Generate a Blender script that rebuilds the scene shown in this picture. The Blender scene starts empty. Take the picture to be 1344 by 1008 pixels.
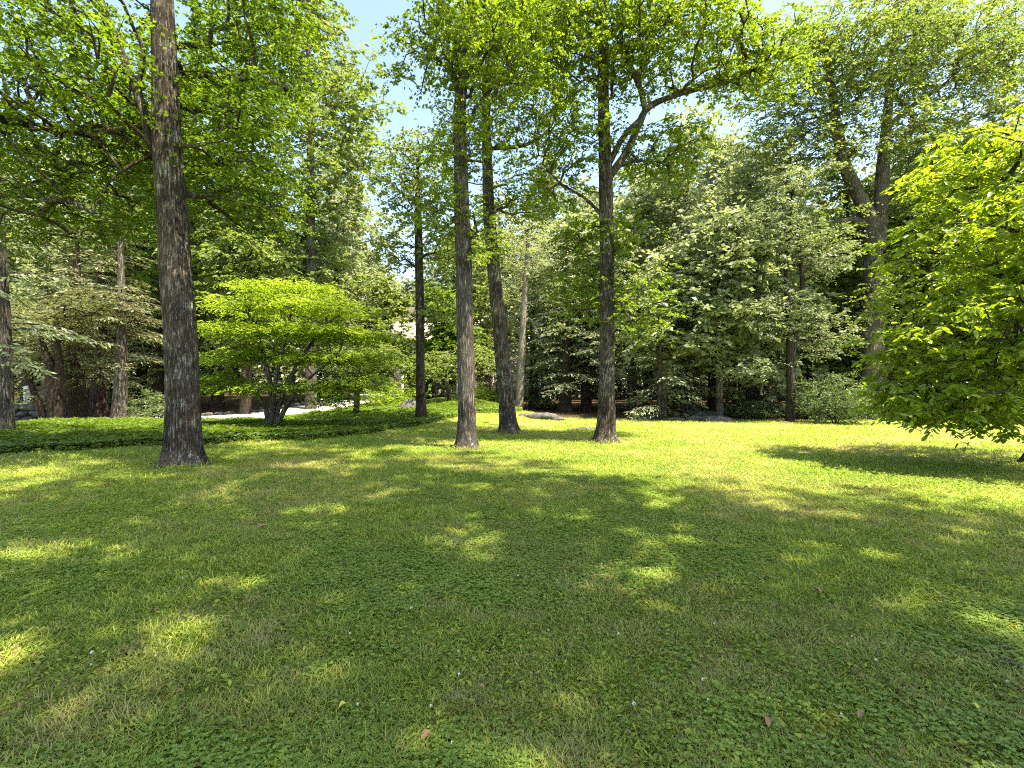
import bpy, math, random
import numpy as np
from mathutils import Vector

# ------------------------------------------------------------------ scene, camera, light
S = bpy.context.scene
C = S.collection
FPX, CX, HZ, EYE = 640.0, 672.0, 512.0, 1.6        # photograph 1344 x 1008: focal length, centre, horizon row, eye height
cam_d = bpy.data.cameras.new('camera')
cam_d.sensor_width = 36.0
cam_d.lens = 36.0 * FPX / 1344.0
cam_d.shift_y = (HZ - 504.0) / 1344.0
cam_d.clip_start, cam_d.clip_end = 0.05, 2000.0
cam = bpy.data.objects.new('camera', cam_d)
cam.location = (0, 0, EYE)
cam.rotation_euler = (math.radians(90), 0, 0)
C.objects.link(cam)
S.camera = cam

SUN_EL = math.radians(65)
SUN_AZ = math.radians(120)                          # clockwise from straight ahead: right and a little behind
sdir = Vector((math.sin(SUN_AZ) * math.cos(SUN_EL), math.cos(SUN_AZ) * math.cos(SUN_EL), math.sin(SUN_EL)))
W = bpy.data.worlds.new('World')
S.world = W
W.use_nodes = True
nt = W.node_tree
bg = nt.nodes['Background']
sky = nt.nodes.new('ShaderNodeTexSky')
sky.sky_type = 'NISHITA'
sky.sun_disc = False
sky.sun_elevation = SUN_EL
sky.sun_rotation = SUN_AZ
sky.air_density, sky.dust_density, sky.ozone_density = 0.75, 1.2, 2.0
nt.links.new(sky.outputs[0], bg.inputs[0])
bg.inputs[1].default_value = 0.088
sun_d = bpy.data.lights.new('sun', 'SUN')
sun_d.energy = 2.5
sun_d.angle = math.radians(0.53)
sun_d.color = (1.0, 0.94, 0.82)
sun = bpy.data.objects.new('sun', sun_d)
sun.rotation_euler = (-sdir).to_track_quat('-Z', 'Y').to_euler()
sun.location = (20, -12, 40)
C.objects.link(sun)
S.view_settings.view_transform = 'Standard'
S.view_settings.look = 'None'
S.view_settings.exposure = 2.95
S.view_settings.gamma = 1.0
S.view_settings.use_white_balance = True         # daylight shade balanced warm, as the photograph is
S.view_settings.white_balance_temperature = 7350
S.view_settings.white_balance_tint = 8
S.view_settings.use_curve_mapping = False
cy = S.cycles
cy.max_bounces, cy.diffuse_bounces, cy.glossy_bounces = 10, 7, 2
cy.transmission_bounces, cy.transparent_max_bounces = 6, 4
cy.caustics_reflective = cy.caustics_refractive = False
cy.use_denoising = False
cy.use_adaptive_sampling = True
cy.adaptive_threshold = 0.01
cy.pixel_filter_type = 'BLACKMAN_HARRIS'
cy.filter_width = 1.1

rng = np.random.default_rng(7)
random.seed(7)

# ------------------------------------------------------------------ numeric helpers
def smooth(a, b, x):
    t = np.clip((np.asarray(x, float) - a) / (b - a), 0, 1)
    return t * t * (3 - 2 * t)

_lat = np.random.default_rng(99).random((8, 256, 256))
def vnoise(x, y, seed=0):
    L = _lat[seed % 8]
    x, y = np.asarray(x, float) + seed * 13.7, np.asarray(y, float) + seed * 7.3
    xi, yi = np.floor(x).astype(int), np.floor(y).astype(int)
    u, v = x - xi, y - yi
    u, v = u * u * (3 - 2 * u), v * v * (3 - 2 * v)
    a, b = L[xi % 256, yi % 256], L[(xi + 1) % 256, yi % 256]
    c, d = L[xi % 256, (yi + 1) % 256], L[(xi + 1) % 256, (yi + 1) % 256]
    return a * (1 - u) * (1 - v) + b * u * (1 - v) + c * (1 - u) * v + d * u * v

def fbm(x, y, seed=0, o=3):
    s, a, t = 0, 1, 0
    for k in range(o):
        s = s + a * vnoise(x * 2 ** k, y * 2 ** k, seed + k)
        t += a
        a *= 0.5
    return s / t

def ground_z(x, y):
    x, y = np.asarray(x, float), np.asarray(y, float)
    z = 1.15 * smooth(26, 46, y) * (1 - 0.72 * smooth(-7, 2, x))
    z = z + 0.85 * np.exp(-((x + 3.4) / 3.4) ** 2 - ((y - 29) / 5.0) ** 2)
    z = z + 0.05 * (fbm(x / 5, y / 5, 3) - 0.5) * smooth(3, 12, y)
    z = z + 0.05 * (fbm(x / 9 + 4, y / 9, 1) - 0.5)
    return z

def at(px, py, d):                                  # a photograph pixel at a known distance
    return np.array([(px - CX) / FPX * d, d, EYE + (HZ - py) / FPX * d])

def hit(px, py):                                    # where a pixel's sight line meets the ground
    for d in np.arange(2, 90, 0.05):
        p = at(px, py, d)
        if p[2] <= ground_z(p[0], p[1]):
            return p
    return at(px, py, 60)

# ------------------------------------------------------------------ object helpers
def mesh_obj(name, v, f, mat, parent=None, origin=None, smooth_shade=False):
    v = np.asarray(v, np.float32).reshape(-1, 3)
    f = np.asarray(f, np.int32)
    if origin is not None:
        v = v - np.asarray(origin, np.float32)
    m = bpy.data.meshes.new(name)
    n = f.shape[1]
    m.vertices.add(len(v))
    m.vertices.foreach_set('co', v.ravel())
    m.loops.add(f.size)
    m.loops.foreach_set('vertex_index', f.ravel())
    m.polygons.add(len(f))
    m.polygons.foreach_set('loop_start', np.arange(0, f.size, n, dtype=np.int32))
    if smooth_shade:
        m.polygons.foreach_set('use_smooth', np.ones(len(f), bool))
    m.update(calc_edges=True)
    m.materials.append(mat)
    o = bpy.data.objects.new(name, m)
    C.objects.link(o)
    if parent is not None:
        o.parent = parent
    elif origin is not None:
        o.location = [float(q) for q in origin]
    return o

def tag(o, label=None, cat=None, group=None, kind=None):
    for k, val in (('label', label), ('category', cat), ('group', group), ('kind', kind)):
        if val:
            o[k] = val
    return o

def thing(name, label, cat, loc, group=None):
    o = bpy.data.objects.new(name, None)
    o.empty_display_size = 0.3
    o.location = [float(q) for q in loc]
    C.objects.link(o)
    return tag(o, label, cat, group)

def copy_thing(src, loc, rot, sc, label, group=None):
    r = src.copy()
    C.objects.link(r)
    r.location = [float(q) for q in loc]
    r.rotation_euler = (0, 0, rot)
    r.scale = (sc, sc, sc) if np.isscalar(sc) else sc
    for ch in list(src.children):
        c = ch.copy()
        C.objects.link(c)
        c.parent = r
    r['label'] = label
    if group:
        r['group'] = group
    return r

class Geo:                                          # collects quads
    def __init__(s):
        s.v, s.f, s.n = [], [], 0
    def add(s, v, f):
        v = np.asarray(v, float).reshape(-1, 3)
        s.v.append(v)
        s.f.append(np.asarray(f, int) + s.n)
        s.n += len(v)
    def get(s):
        return np.concatenate(s.v), np.concatenate(s.f)
    def box(s, x0, x1, y0, y1, z0, z1):
        v = [(x, y, z) for z in (z0, z1) for y in (y0, y1) for x in (x0, x1)]
        s.add(v, [(0, 2, 3, 1), (4, 5, 7, 6), (0, 1, 5, 4), (2, 6, 7, 3), (0, 4, 6, 2), (1, 3, 7, 5)])
    def obj(s, name, mat, parent=None, origin=None, sm=False):
        v, f = s.get()
        return mesh_obj(name, v, f, mat, parent, origin, sm)

# ------------------------------------------------------------------ materials
def new_mat(name):
    m = bpy.data.materials.new(name)
    m.use_nodes = True
    n = m.node_tree
    for q in list(n.nodes):
        n.nodes.remove(q)
    out = n.nodes.new('ShaderNodeOutputMaterial')
    return m, n, out

def node(n, typ, **kw):
    q = n.nodes.new(typ)
    for k, val in kw.items():
        setattr(q, k, val)
    return q

def ramp(n, fac, stops):
    r = node(n, 'ShaderNodeValToRGB')
    e = r.color_ramp.elements
    while len(e) < len(stops):
        e.new(0.5)
    for q, (p, c) in zip(e, stops):
        q.position = p
        q.color = (*c, 1)
    n.links.new(fac, r.inputs[0])
    return r.outputs[0]

def noise(n, scale, detail=3, rough=0.55, coord='Object', stretch=None):
    tc = node(n, 'ShaderNodeTexCoord')
    v = tc.outputs[coord]
    if stretch:
        mp = node(n, 'ShaderNodeMapping')
        mp.inputs['Scale'].default_value = stretch
        n.links.new(v, mp.inputs[0])
        v = mp.outputs[0]
    t = node(n, 'ShaderNodeTexNoise')
    t.inputs['Scale'].default_value = scale
    t.inputs['Detail'].default_value = detail
    t.inputs['Roughness'].default_value = rough
    n.links.new(v, t.inputs['Vector'])
    return t.outputs['Fac']

def math_n(n, op, a, b):
    q = node(n, 'ShaderNodeMath', operation=op)
    for i, val in enumerate((a, b)):
        if isinstance(val, (int, float)):
            q.inputs[i].default_value = val
        else:
            n.links.new(val, q.inputs[i])
    return q.outputs[0]

def mix_rgb(n, fac, a, b, mode='MIX'):
    q = node(n, 'ShaderNodeMix', data_type='RGBA', blend_type=mode)
    for key, val in ((0, fac), (6, a), (7, b)):
        if isinstance(val, (int, float)):
            q.inputs[key].default_value = val
        elif isinstance(val, tuple):
            q.inputs[key].default_value = (*val, 1)
        else:
            n.links.new(val, q.inputs[key])
    return q.outputs[2]

def leaf_mat(name, stops, trans=0.45, tint=(1.9, 2.0, 0.6), rough=0.5, spec=0.35, clump=0.5, brown=None):
    m, n, out = new_mat(name)
    g = node(n, 'ShaderNodeNewGeometry')
    r = g.outputs['Random Per Island']
    f = math_n(n, 'ADD', math_n(n, 'MULTIPLY', r, 1 - clump), math_n(n, 'MULTIPLY', noise(n, 0.45, 2), clump))
    col = ramp(n, f, [(0.18 + 0.64 * i / (len(stops) - 1), c) for i, c in enumerate(stops)])
    if brown:
        col = mix_rgb(n, math_n(n, 'GREATER_THAN', r, 1 - brown[0]), col, brown[1])
    p = node(n, 'ShaderNodeBsdfPrincipled')
    p.inputs['Roughness'].default_value = rough
    p.inputs['Specular IOR Level'].default_value = spec
    n.links.new(col, p.inputs['Base Color'])
    t = node(n, 'ShaderNodeBsdfTranslucent')
    n.links.new(mix_rgb(n, 1.0, col, tint, 'MULTIPLY'), t.inputs[0])
    mx = node(n, 'ShaderNodeMixShader')
    mx.inputs[0].default_value = trans
    n.links.new(p.outputs[0], mx.inputs[1])
    n.links.new(t.outputs[0], mx.inputs[2])
    n.links.new(mx.outputs[0], out.inputs[0])
    return m

def bark_mat(name, dark, light, lichen=None, scale=1.0, bump=1.0):
    m, n, out = new_mat(name)
    a = noise(n, 6 * scale, 7, 0.7, stretch=(3.2, 3.2, 0.32))
    b = noise(n, 26 * scale, 5, 0.7, stretch=(2.0, 2.0, 0.5))
    c = noise(n, 1.3, 4, 0.6)
    ridge = math_n(n, 'ABSOLUTE', math_n(n, 'SUBTRACT', a, 0.5), 0)
    ridge = math_n(n, 'MINIMUM', math_n(n, 'MULTIPLY', ridge, 7.5), 1.0)          # 0 in a crack, 1 on a plate
    f = math_n(n, 'ADD', math_n(n, 'MULTIPLY', ridge, 0.55), math_n(n, 'MULTIPLY', b, 0.45))
    mid = tuple(x * 0.62 + y * 0.38 for x, y in zip(dark, light))
    col = ramp(n, math_n(n, 'ADD', f, math_n(n, 'MULTIPLY', math_n(n, 'SUBTRACT', c, 0.5), 0.7)), [(0.22, dark), (0.5, mid), (0.85, light)])
    if lichen:
        k = noise(n, 2.6, 6, 0.75)
        col = mix_rgb(n, math_n(n, 'MULTIPLY', ramp(n, k, [(0.55, (0, 0, 0)), (0.61, (1, 1, 1))]), ramp(n, f, [(0.3, (0, 0, 0)), (0.55, (0.9, 0.9, 0.9))])), col, lichen)
    p = node(n, 'ShaderNodeBsdfPrincipled')
    p.inputs['Roughness'].default_value = 0.92
    p.inputs['Specular IOR Level'].default_value = 0.15
    n.links.new(col, p.inputs['Base Color'])
    bp = node(n, 'ShaderNodeBump')
    bp.inputs['Strength'].default_value = bump
    bp.inputs['Distance'].default_value = 0.06
    n.links.new(f, bp.inputs['Height'])
    n.links.new(bp.outputs[0], p.inputs['Normal'])
    n.links.new(p.outputs[0], out.inputs[0])
    return m

def plain_mat(name, stops, scale=8, rough=0.8, bump=0.2, spec=0.3, dist=0.02):
    m, n, out = new_mat(name)
    f = noise(n, scale, 6, 0.6)
    p = node(n, 'ShaderNodeBsdfPrincipled')
    p.inputs['Roughness'].default_value = rough
    p.inputs['Specular IOR Level'].default_value = spec
    k = len(stops) - 1
    n.links.new(ramp(n, f, [(0.3 + 0.4 * i / max(k, 1), c) for i, c in enumerate(stops)]), p.inputs['Base Color'])
    bp = node(n, 'ShaderNodeBump')
    bp.inputs['Strength'].default_value = bump
    bp.inputs['Distance'].default_value = dist
    n.links.new(f, bp.inputs['Height'])
    n.links.new(bp.outputs[0], p.inputs['Normal'])
    n.links.new(p.outputs[0], out.inputs[0])
    return m

def turf_colour(n, fine):
    """greens, clover green and straw patches shared by the soil sheet and the blades"""
    big = noise(n, 0.35, 4, 0.6)
    mid = noise(n, 3.2, 5, 0.72)
    f = math_n(n, 'ADD', math_n(n, 'MULTIPLY', mid, 0.55), math_n(n, 'MULTIPLY', fine, 0.45))
    col = ramp(n, f, [(0.3, (0.085, 0.14, 0.022)), (0.5, (0.21, 0.28, 0.042)), (0.7, (0.38, 0.43, 0.07))])
    straw = math_n(n, 'ADD', math_n(n, 'MULTIPLY', big, 0.6), math_n(n, 'MULTIPLY', noise(n, 2.7, 5, 0.7), 0.4))
    sf = ramp(n, straw, [(0.46, (0, 0, 0)), (0.61, (0.85, 0.85, 0.85))])
    return mix_rgb(n, sf, col, (0.35, 0.285, 0.13))

def ground_mat():
    m, n, out = new_mat('lawn_soil')
    fine = noise(n, 60, 4, 0.7)
    turf = turf_colour(n, fine)
    duff = ramp(n, noise(n, 5, 6, 0.7), [(0.3, (0.03, 0.02, 0.012)), (0.55, (0.085, 0.055, 0.032)), (0.75, (0.16, 0.1, 0.06))])
    at_ = node(n, 'ShaderNodeAttribute', attribute_name='woods')
    edge = math_n(n, 'ADD', at_.outputs['Fac'], math_n(n, 'MULTIPLY', math_n(n, 'SUBTRACT', noise(n, 0.9, 4), 0.5), 0.9))
    ef = ramp(n, edge, [(0.42, (0, 0, 0)), (0.58, (1, 1, 1))])
    col = mix_rgb(n, ef, turf, duff)
    p = node(n, 'ShaderNodeBsdfPrincipled')
    p.inputs['Roughness'].default_value = 0.95
    p.inputs['Specular IOR Level'].default_value = 0.1
    n.links.new(col, p.inputs['Base Color'])
    bp = node(n, 'ShaderNodeBump')
    bp.inputs['Strength'].default_value = 0.8
    bp.inputs['Distance'].default_value = 0.05
    n.links.new(fine, bp.inputs['Height'])
    n.links.new(bp.outputs[0], p.inputs['Normal'])
    n.links.new(p.outputs[0], out.inputs[0])
    return m

def blade_mat():
    m, n, out = new_mat('grass_blade')
    g = node(n, 'ShaderNodeNewGeometry')
    col = turf_colour(n, g.outputs['Random Per Island'])
    p = node(n, 'ShaderNodeBsdfPrincipled')
    p.inputs['Roughness'].default_value = 0.55
    p.inputs['Specular IOR Level'].default_value = 0.25
    n.links.new(col, p.inputs['Base Color'])
    t = node(n, 'ShaderNodeBsdfTranslucent')
    n.links.new(mix_rgb(n, 1.0, col, (1.5, 1.6, 0.7), 'MULTIPLY'), t.inputs[0])
    mx = node(n, 'ShaderNodeMixShader')
    mx.inputs[0].default_value = 0.35
    n.links.new(p.outputs[0], mx.inputs[1])
    n.links.new(t.outputs[0], mx.inputs[2])
    n.links.new(mx.outputs[0], out.inputs[0])
    return m

M = {}
M['maple'] = leaf_mat('maple_leaf', [(0.055, 0.095, 0.016), (0.1, 0.155, 0.022), (0.165, 0.22, 0.035)], 0.5, (1.7, 1.8, 0.6))
M['tulip'] = leaf_mat('tulip_leaf', [(0.085, 0.135, 0.02), (0.145, 0.205, 0.03), (0.22, 0.28, 0.045)], 0.5, (1.7, 1.75, 0.6))
M['oak'] = leaf_mat('oak_leaf', [(0.085, 0.125, 0.034), (0.145, 0.195, 0.055), (0.225, 0.27, 0.09)], 0.48, (1.6, 1.6, 0.7), 0.45, 0.5)
M['pale'] = leaf_mat('pale_leaf', [(0.16, 0.205, 0.115), (0.25, 0.29, 0.165), (0.35, 0.385, 0.25)], 0.48, (1.4, 1.4, 0.75), 0.45, 0.5)
M['bright'] = leaf_mat('bright_leaf', [(0.14, 0.22, 0.03), (0.23, 0.325, 0.045), (0.34, 0.42, 0.065)], 0.52, (1.5, 1.5, 0.6))
M['magnolia'] = leaf_mat('magnolia_leaf', [(0.12, 0.18, 0.025), (0.195, 0.265, 0.035), (0.3, 0.36, 0.055)], 0.55, (1.7, 1.7, 0.5), 0.33, 0.6)
M['hemlock'] = leaf_mat('hemlock_needle', [(0.1, 0.14, 0.08), (0.185, 0.23, 0.135), (0.3, 0.335, 0.22)], 0.38, (1.5, 1.5, 0.65), 0.45, 0.5)
M['spruce'] = leaf_mat('tan_needle', [(0.065, 0.09, 0.035), (0.125, 0.145, 0.065), (0.23, 0.225, 0.11)], 0.3, (1.5, 1.4, 0.65), 0.55, 0.4)
M['shrub'] = leaf_mat('shrub_leaf', [(0.065, 0.105, 0.042), (0.11, 0.16, 0.065), (0.175, 0.225, 0.1)], 0.35, (1.6, 1.6, 0.65), 0.45, 0.5)
M['pachy'] = leaf_mat('groundcover_leaf', [(0.06, 0.115, 0.016), (0.11, 0.18, 0.026), (0.2, 0.27, 0.055)], 0.35, (1.6, 1.6, 0.5), 0.4, 0.45)
M['clover'] = leaf_mat('clover_leaf', [(0.095, 0.17, 0.03), (0.17, 0.26, 0.042), (0.27, 0.36, 0.055)], 0.35, (1.5, 1.6, 0.6))
M['weed'] = leaf_mat('weed_leaf', [(0.11, 0.17, 0.025), (0.22, 0.29, 0.042), (0.36, 0.41, 0.06)], 0.4, (1.5, 1.5, 0.5), 0.5, 0.35, 0.3, (0.05, (0.32, 0.22, 0.1)))
M['far'] = leaf_mat('far_leaf', [(0.11, 0.145, 0.075), (0.175, 0.21, 0.11), (0.26, 0.29, 0.16)], 0.4, (1.4, 1.4, 0.75), 0.45, 0.5)
M['bark_big'] = bark_mat('furrowed_bark', (0.022, 0.017, 0.013), (0.27, 0.22, 0.168), (0.4, 0.4, 0.33))
M['bark_grey'] = bark_mat('grey_bark', (0.032, 0.026, 0.021), (0.34, 0.295, 0.245))
M['bark_dark'] = bark_mat('dark_bark', (0.018, 0.014, 0.011), (0.15, 0.122, 0.095))
M['bark_red'] = bark_mat('reddish_bark', (0.022, 0.015, 0.011), (0.14, 0.1, 0.073))
M['bark_white'] = bark_mat('white_bark', (0.2, 0.17, 0.13), (0.5, 0.46, 0.38))
M['blade'] = blade_mat()
M['soil'] = ground_mat()
M['drive'] = plain_mat('driveway_gravel', [(0.4, 0.38, 0.34), (0.55, 0.53, 0.49)], 30, 0.9)
M['stone'] = plain_mat('field_stone', [(0.035, 0.033, 0.028), (0.075, 0.071, 0.062), (0.14, 0.132, 0.115)], 5, 0.85, 0.5, dist=0.05)
M['wall'] = plain_mat('house_plaster', [(0.62, 0.59, 0.54), (0.74, 0.71, 0.66)], 3)
M['roof'] = plain_mat('roof_shingle', [(0.24, 0.2, 0.19), (0.34, 0.29, 0.27)], 10)
M['white'] = plain_mat('white_paint', [(0.74, 0.73, 0.7), (0.82, 0.81, 0.78)], 4, 0.5)
M['glass'] = plain_mat('window_glass', [(0.02, 0.025, 0.03), (0.035, 0.04, 0.05)], 2, 0.08, 0.0, 0.6)
M['twig'] = plain_mat('dead_twig', [(0.03, 0.02, 0.014), (0.08, 0.055, 0.04)], 20)
M['drybits'] = plain_mat('dry_leaf', [(0.2, 0.11, 0.05), (0.36, 0.24, 0.12)], 20)
M['yellow'] = plain_mat('yellow_leaf', [(0.42, 0.4, 0.06), (0.55, 0.5, 0.1)], 20)
M['flower'] = plain_mat('clover_blossom', [(0.6, 0.55, 0.48), (0.8, 0.78, 0.72)], 90, 0.7)

# ------------------------------------------------------------------ tree helpers
def norm(v):
    return v / np.maximum(np.linalg.norm(v, axis=-1, keepdims=True), 1e-9)

def resample(P, step):
    P = np.asarray(P, float)
    # Catmull-Rom through the way points
    Q = np.vstack([2 * P[0] - P[1], P, 2 * P[-1] - P[-2]])
    out = []
    for i in range(1, len(Q) - 2):
        n = max(1, int(np.ceil(np.linalg.norm(Q[i + 1][:3] - Q[i][:3]) / step)))
        t = np.linspace(0, 1, n, endpoint=False)[:, None]
        a, b, c, d = Q[i - 1], Q[i], Q[i + 1], Q[i + 2]
        out.append(0.5 * (2 * b + (c - a) * t + (2 * a - 5 * b + 4 * c - d) * t ** 2 + (3 * b - a - 3 * c + d) * t ** 3))
    out.append(P[-1:])
    return np.vstack(out)

def tube(path, rad, sides, relief=None):
    """rings along a path; relief(theta, s) scales the radius"""
    P = np.asarray(path, float)
    n = len(P)
    T = norm(np.gradient(P, axis=0))
    ref = np.array([0, 1, 0.0]) if abs(T[:, 1]).mean() < 0.8 else np.array([1.0, 0, 0])
    U = norm(ref - T * (T @ ref)[:, None])
    V = np.cross(T, U)
    th = np.linspace(0, 2 * np.pi, sides, endpoint=False)
    s = np.concatenate([[0], np.cumsum(np.linalg.norm(np.diff(P, axis=0), axis=1))])
    R = np.asarray(rad, float)[:, None] * np.ones((1, sides))
    if relief is not None:
        R = R * relief(th[None, :], s[:, None])
    v = P[:, None] + R[..., None] * (np.cos(th)[None, :, None] * U[:, None] + np.sin(th)[None, :, None] * V[:, None])
    i = np.arange(n - 1)[:, None] * sides
    j = np.arange(sides)[None, :]
    k = (j + 1) % sides
    f = np.stack([i + j, i + k, i + sides + k, i + sides + j], -1).reshape(-1, 4)
    return v.reshape(-1, 3), f

def bark_relief(seed, amp=0.05, flare=0.5, cells=34, tall=0.32, lobes=5):
    L = np.random.default_rng(seed).random((400, cells))
    ph = seed * 1.7
    def fn(th, s):
        u = th / (2 * np.pi) * cells + 0.6 * np.sin(s * 2.1 + th * 2)
        v = s / tall + 0 * th
        u = u + 0 * s
        ui, vi = np.floor(u).astype(int), np.floor(v).astype(int)
        a, b = u - ui, v - vi
        g = lambda q, w: L[q % 400, w % cells]
        val = (g(vi, ui) * (1 - a) + g(vi, ui + 1) * a) * (1 - b) + (g(vi + 1, ui) * (1 - a) + g(vi + 1, ui + 1) * a) * b
        ridge = 1 - 2 * np.abs(val - 0.5)
        root = np.exp(-s / 0.17) * flare * (0.8 + 0.65 * np.sin(lobes * th + ph) + 0.4 * np.sin(3 * th + ph * 2)) + 0.2 * np.exp(-s / 0.8)
        knot = 0.05 * np.sin(3 * th + 1.3 * s + ph) * np.sin(0.9 * s + ph)
        return 1 + knot + amp * 2 * (np.minimum(ridge, 0.75) - 0.5) + 0.04 * np.sin(2 * th + s * 0.5 + ph) + root
    return fn

def leaf_quads(pos, d, n, L, Wd, fold=0.12, droop=0.1):
    d, n = norm(d), norm(n)
    s = np.cross(n, d)
    n = np.cross(d, s)
    L, Wd = L[:, None], Wd[:, None]
    v = np.stack([pos, pos + d * L * 0.45 + s * Wd * 0.5 + n * Wd * fold,
                  pos + d * L - n * L * droop, pos + d * L * 0.45 - s * Wd * 0.5 + n * Wd * fold], 1)
    return v.reshape(-1, 3), np.arange(len(pos) * 4).reshape(-1, 4)

def leaf_oval(pos, d, n, L, Wd, fold=0.12, droop=0.12):
    d, n = norm(d), norm(n)
    s = np.cross(n, d)
    n = np.cross(d, s)
    L, Wd = L[:, None], Wd[:, None]
    a, b = pos + d * L * 0.3, pos + d * L * 0.72 - n * L * droop * 0.4
    v = np.stack([pos, a + s * Wd * 0.42 + n * Wd * fold, b + s * Wd * 0.42 + n * Wd * fold, pos + d * L - n * L * droop,
                  b - s * Wd * 0.42 + n * Wd * fold, a - s * Wd * 0.42 + n * Wd * fold], 1)
    k = np.arange(len(pos))[:, None] * 6
    f = np.concatenate([k + np.array([[0, 1, 2, 3]]), k + np.array([[0, 3, 4, 5]])])
    return v.reshape(-1, 3), f

def sample_blobs(blobs, r, spacing):
    pts = []
    for (c, rad, n) in blobs:
        c, rad = np.asarray(c, float), np.asarray(rad, float)
        k = 0
        tries = 0
        mine = []
        while k < n and tries < n * 12:
            tries += 1
            d = r.normal(size=3)
            d /= np.linalg.norm(d)
            p = c + d * rad * r.random() ** 0.42 * (0.82 + 0.3 * r.random())
            if mine and np.min(np.sum((np.array(mine[-400:]) - p) ** 2, 1)) < spacing ** 2:
                continue
            mine.append(p)
            k += 1
        pts += mine
    return np.array(pts)

def grow(stems, targets, r, minz, slope=0.35, arch=0.18, step=0.6, rtip=0.011, rcap=0.2):
    """stems: list of (path, radius) arrays; joins every target to the tree with arching branches"""
    P = [np.vstack([p for p, _ in stems])]
    n0 = len(P[0])
    R0 = np.concatenate([q for _, q in stems])
    N = n0
    cap = n0 + len(targets) * 30
    pos = np.zeros((cap, 3))
    pos[:n0] = P[0]
    par = -np.ones(cap, int)
    plen = np.zeros(cap)
    ok = np.zeros(cap, bool)
    ok[:n0] = pos[:n0, 2] >= minz
    if not ok.any():
        ok[:n0] = True
    dist = np.array([np.min(np.sum((pos[:n0][ok[:n0]] - t) ** 2, 1)) for t in targets])
    tips = []
    for ti in np.argsort(dist):
        t = targets[ti]
        q = pos[:N]
        dv = t - q
        d = np.linalg.norm(dv, axis=1)
        dh = np.hypot(dv[:, 0], dv[:, 1])
        cost = d + 0.3 * plen[:N] + 0.7 * np.maximum(0, slope * dh - dv[:, 2])
        cost[~ok[:N]] = 1e9
        b = int(np.argmin(cost))
        L = d[b]
        if L < 0.05:
            tips.append((b, np.array([0, 0, 1.0])))
            continue
        k = max(2, int(np.ceil(L / step)))
        k = min(k, 28)
        u = np.linspace(0, 1, k + 1)[1:, None]
        ctrl = q[b] * 0.5 + t * 0.5 + np.array([0, 0, arch * L]) + r.normal(size=3) * 0.06 * L
        pts = (1 - u) ** 2 * q[b] + 2 * u * (1 - u) * ctrl + u ** 2 * t
        pts[:-1] += r.normal(size=(k - 1, 3)) * 0.035 * min(L, 2.5)
        pos[N:N + k] = pts
        par[N] = b
        par[N + 1:N + k] = np.arange(N, N + k - 1)
        plen[N:N + k] = plen[b] + np.linspace(L / k, L, k)
        ok[N:N + k] = True
        tips.append((N + k - 1, norm(pts[-1] - pts[-2])))
        N += k
    pos, par = pos[:N], par[:N]
    cnt = np.zeros(N)
    for b, _ in tips:
        cnt[b] += 1
    for i in range(N - 1, n0 - 1, -1):
        cnt[par[i]] += cnt[i]
    rad = np.minimum(rtip * np.maximum(cnt, 1) ** 0.55, rcap)
    kids = {}
    for i in range(n0, N):
        kids.setdefault(par[i], []).append(i)
    g = Geo()
    done = np.zeros(N, bool)
    for i in range(n0, N):
        if done[i]:
            continue
        ch = [par[i], i]
        done[i] = True
        while True:
            nx = [c for c in kids.get(ch[-1], []) if not done[c]]
            if not nx:
                break
            c = max(nx, key=lambda q_: cnt[q_])
            done[c] = True
            ch.append(c)
        rr = rad[ch].copy()
        if ch[0] < n0:
            rr[0] = min(rad[ch[1]] * 1.5, R0[ch[0]])
        else:
            rr[0] = min(rad[ch[0]], rad[ch[1]] * 1.4)
        rr[-1] *= 0.5
        g.add(*tube(pos[ch], rr, 7 if rr.max() > 0.05 else 4))
    tp = np.array([pos[b] for b, _ in tips])
    td = np.array([d for _, d in tips])
    return g, tp, td

def foliage(tp, td, r, twigs, per, R, leaf, flat=0.3, aspect=0.8, tilt=0.45, oval=False, droop=0.15, sag=0.12, fill=1.0):
    """sprays of leaves round each branch tip"""
    n = len(tp)
    scl = R * (0.65 + 0.7 * r.random(n))
    c = np.repeat(tp, twigs, 0)
    o = np.repeat(td, twigs, 0)
    sc = np.repeat(scl, twigs)
    d = r.normal(size=(n * twigs, 3))
    d[:, 2] *= flat
    d = norm(norm(d) + 0.45 * o * np.array([1, 1, flat]))
    d[:, 2] -= droop
    ln = sc * (0.45 + 0.7 * r.random(n * twigs))
    c = c + r.normal(size=c.shape) * sc[:, None] * np.array([0.16, 0.16, 0.16 * (0.4 + flat)])
    k = n * twigs * per
    u = (np.tile((np.arange(per) + 0.5) / per, n * twigs) + r.normal(size=k) * 0.08)[:, None]
    D = np.repeat(d, per, 0)
    LN = np.repeat(ln, per)[:, None]
    p = np.repeat(c, per, 0) + D * LN * u - np.array([0, 0, 1.0]) * LN * sag * u ** 2
    p += r.normal(size=(k, 3)) * 0.05 * LN * np.array([1, 1, 0.7])
    sgn = np.where(np.arange(k) % 2 == 0, 1.0, -1.0)[:, None]
    side = norm(np.cross(np.array([0, 0, 1.0]), D))
    ld = norm(D * (0.5 + 0.4 * r.random((k, 1))) + side * sgn * (0.5 + 0.5 * r.random((k, 1))) + r.normal(size=(k, 3)) * 0.2)
    ld[:, 2] -= droop
    nn = np.array([0, 0, 1.0]) + r.normal(size=(k, 3)) * tilt
    L = leaf * (0.65 + 0.6 * r.random(k))
    if fill < 1:
        keep = r.random(k) < fill
        p, ld, nn, L = p[keep], ld[keep], nn[keep], L[keep]
    return (leaf_oval if oval else leaf_quads)(p, ld, nn, L, L * aspect)

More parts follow.
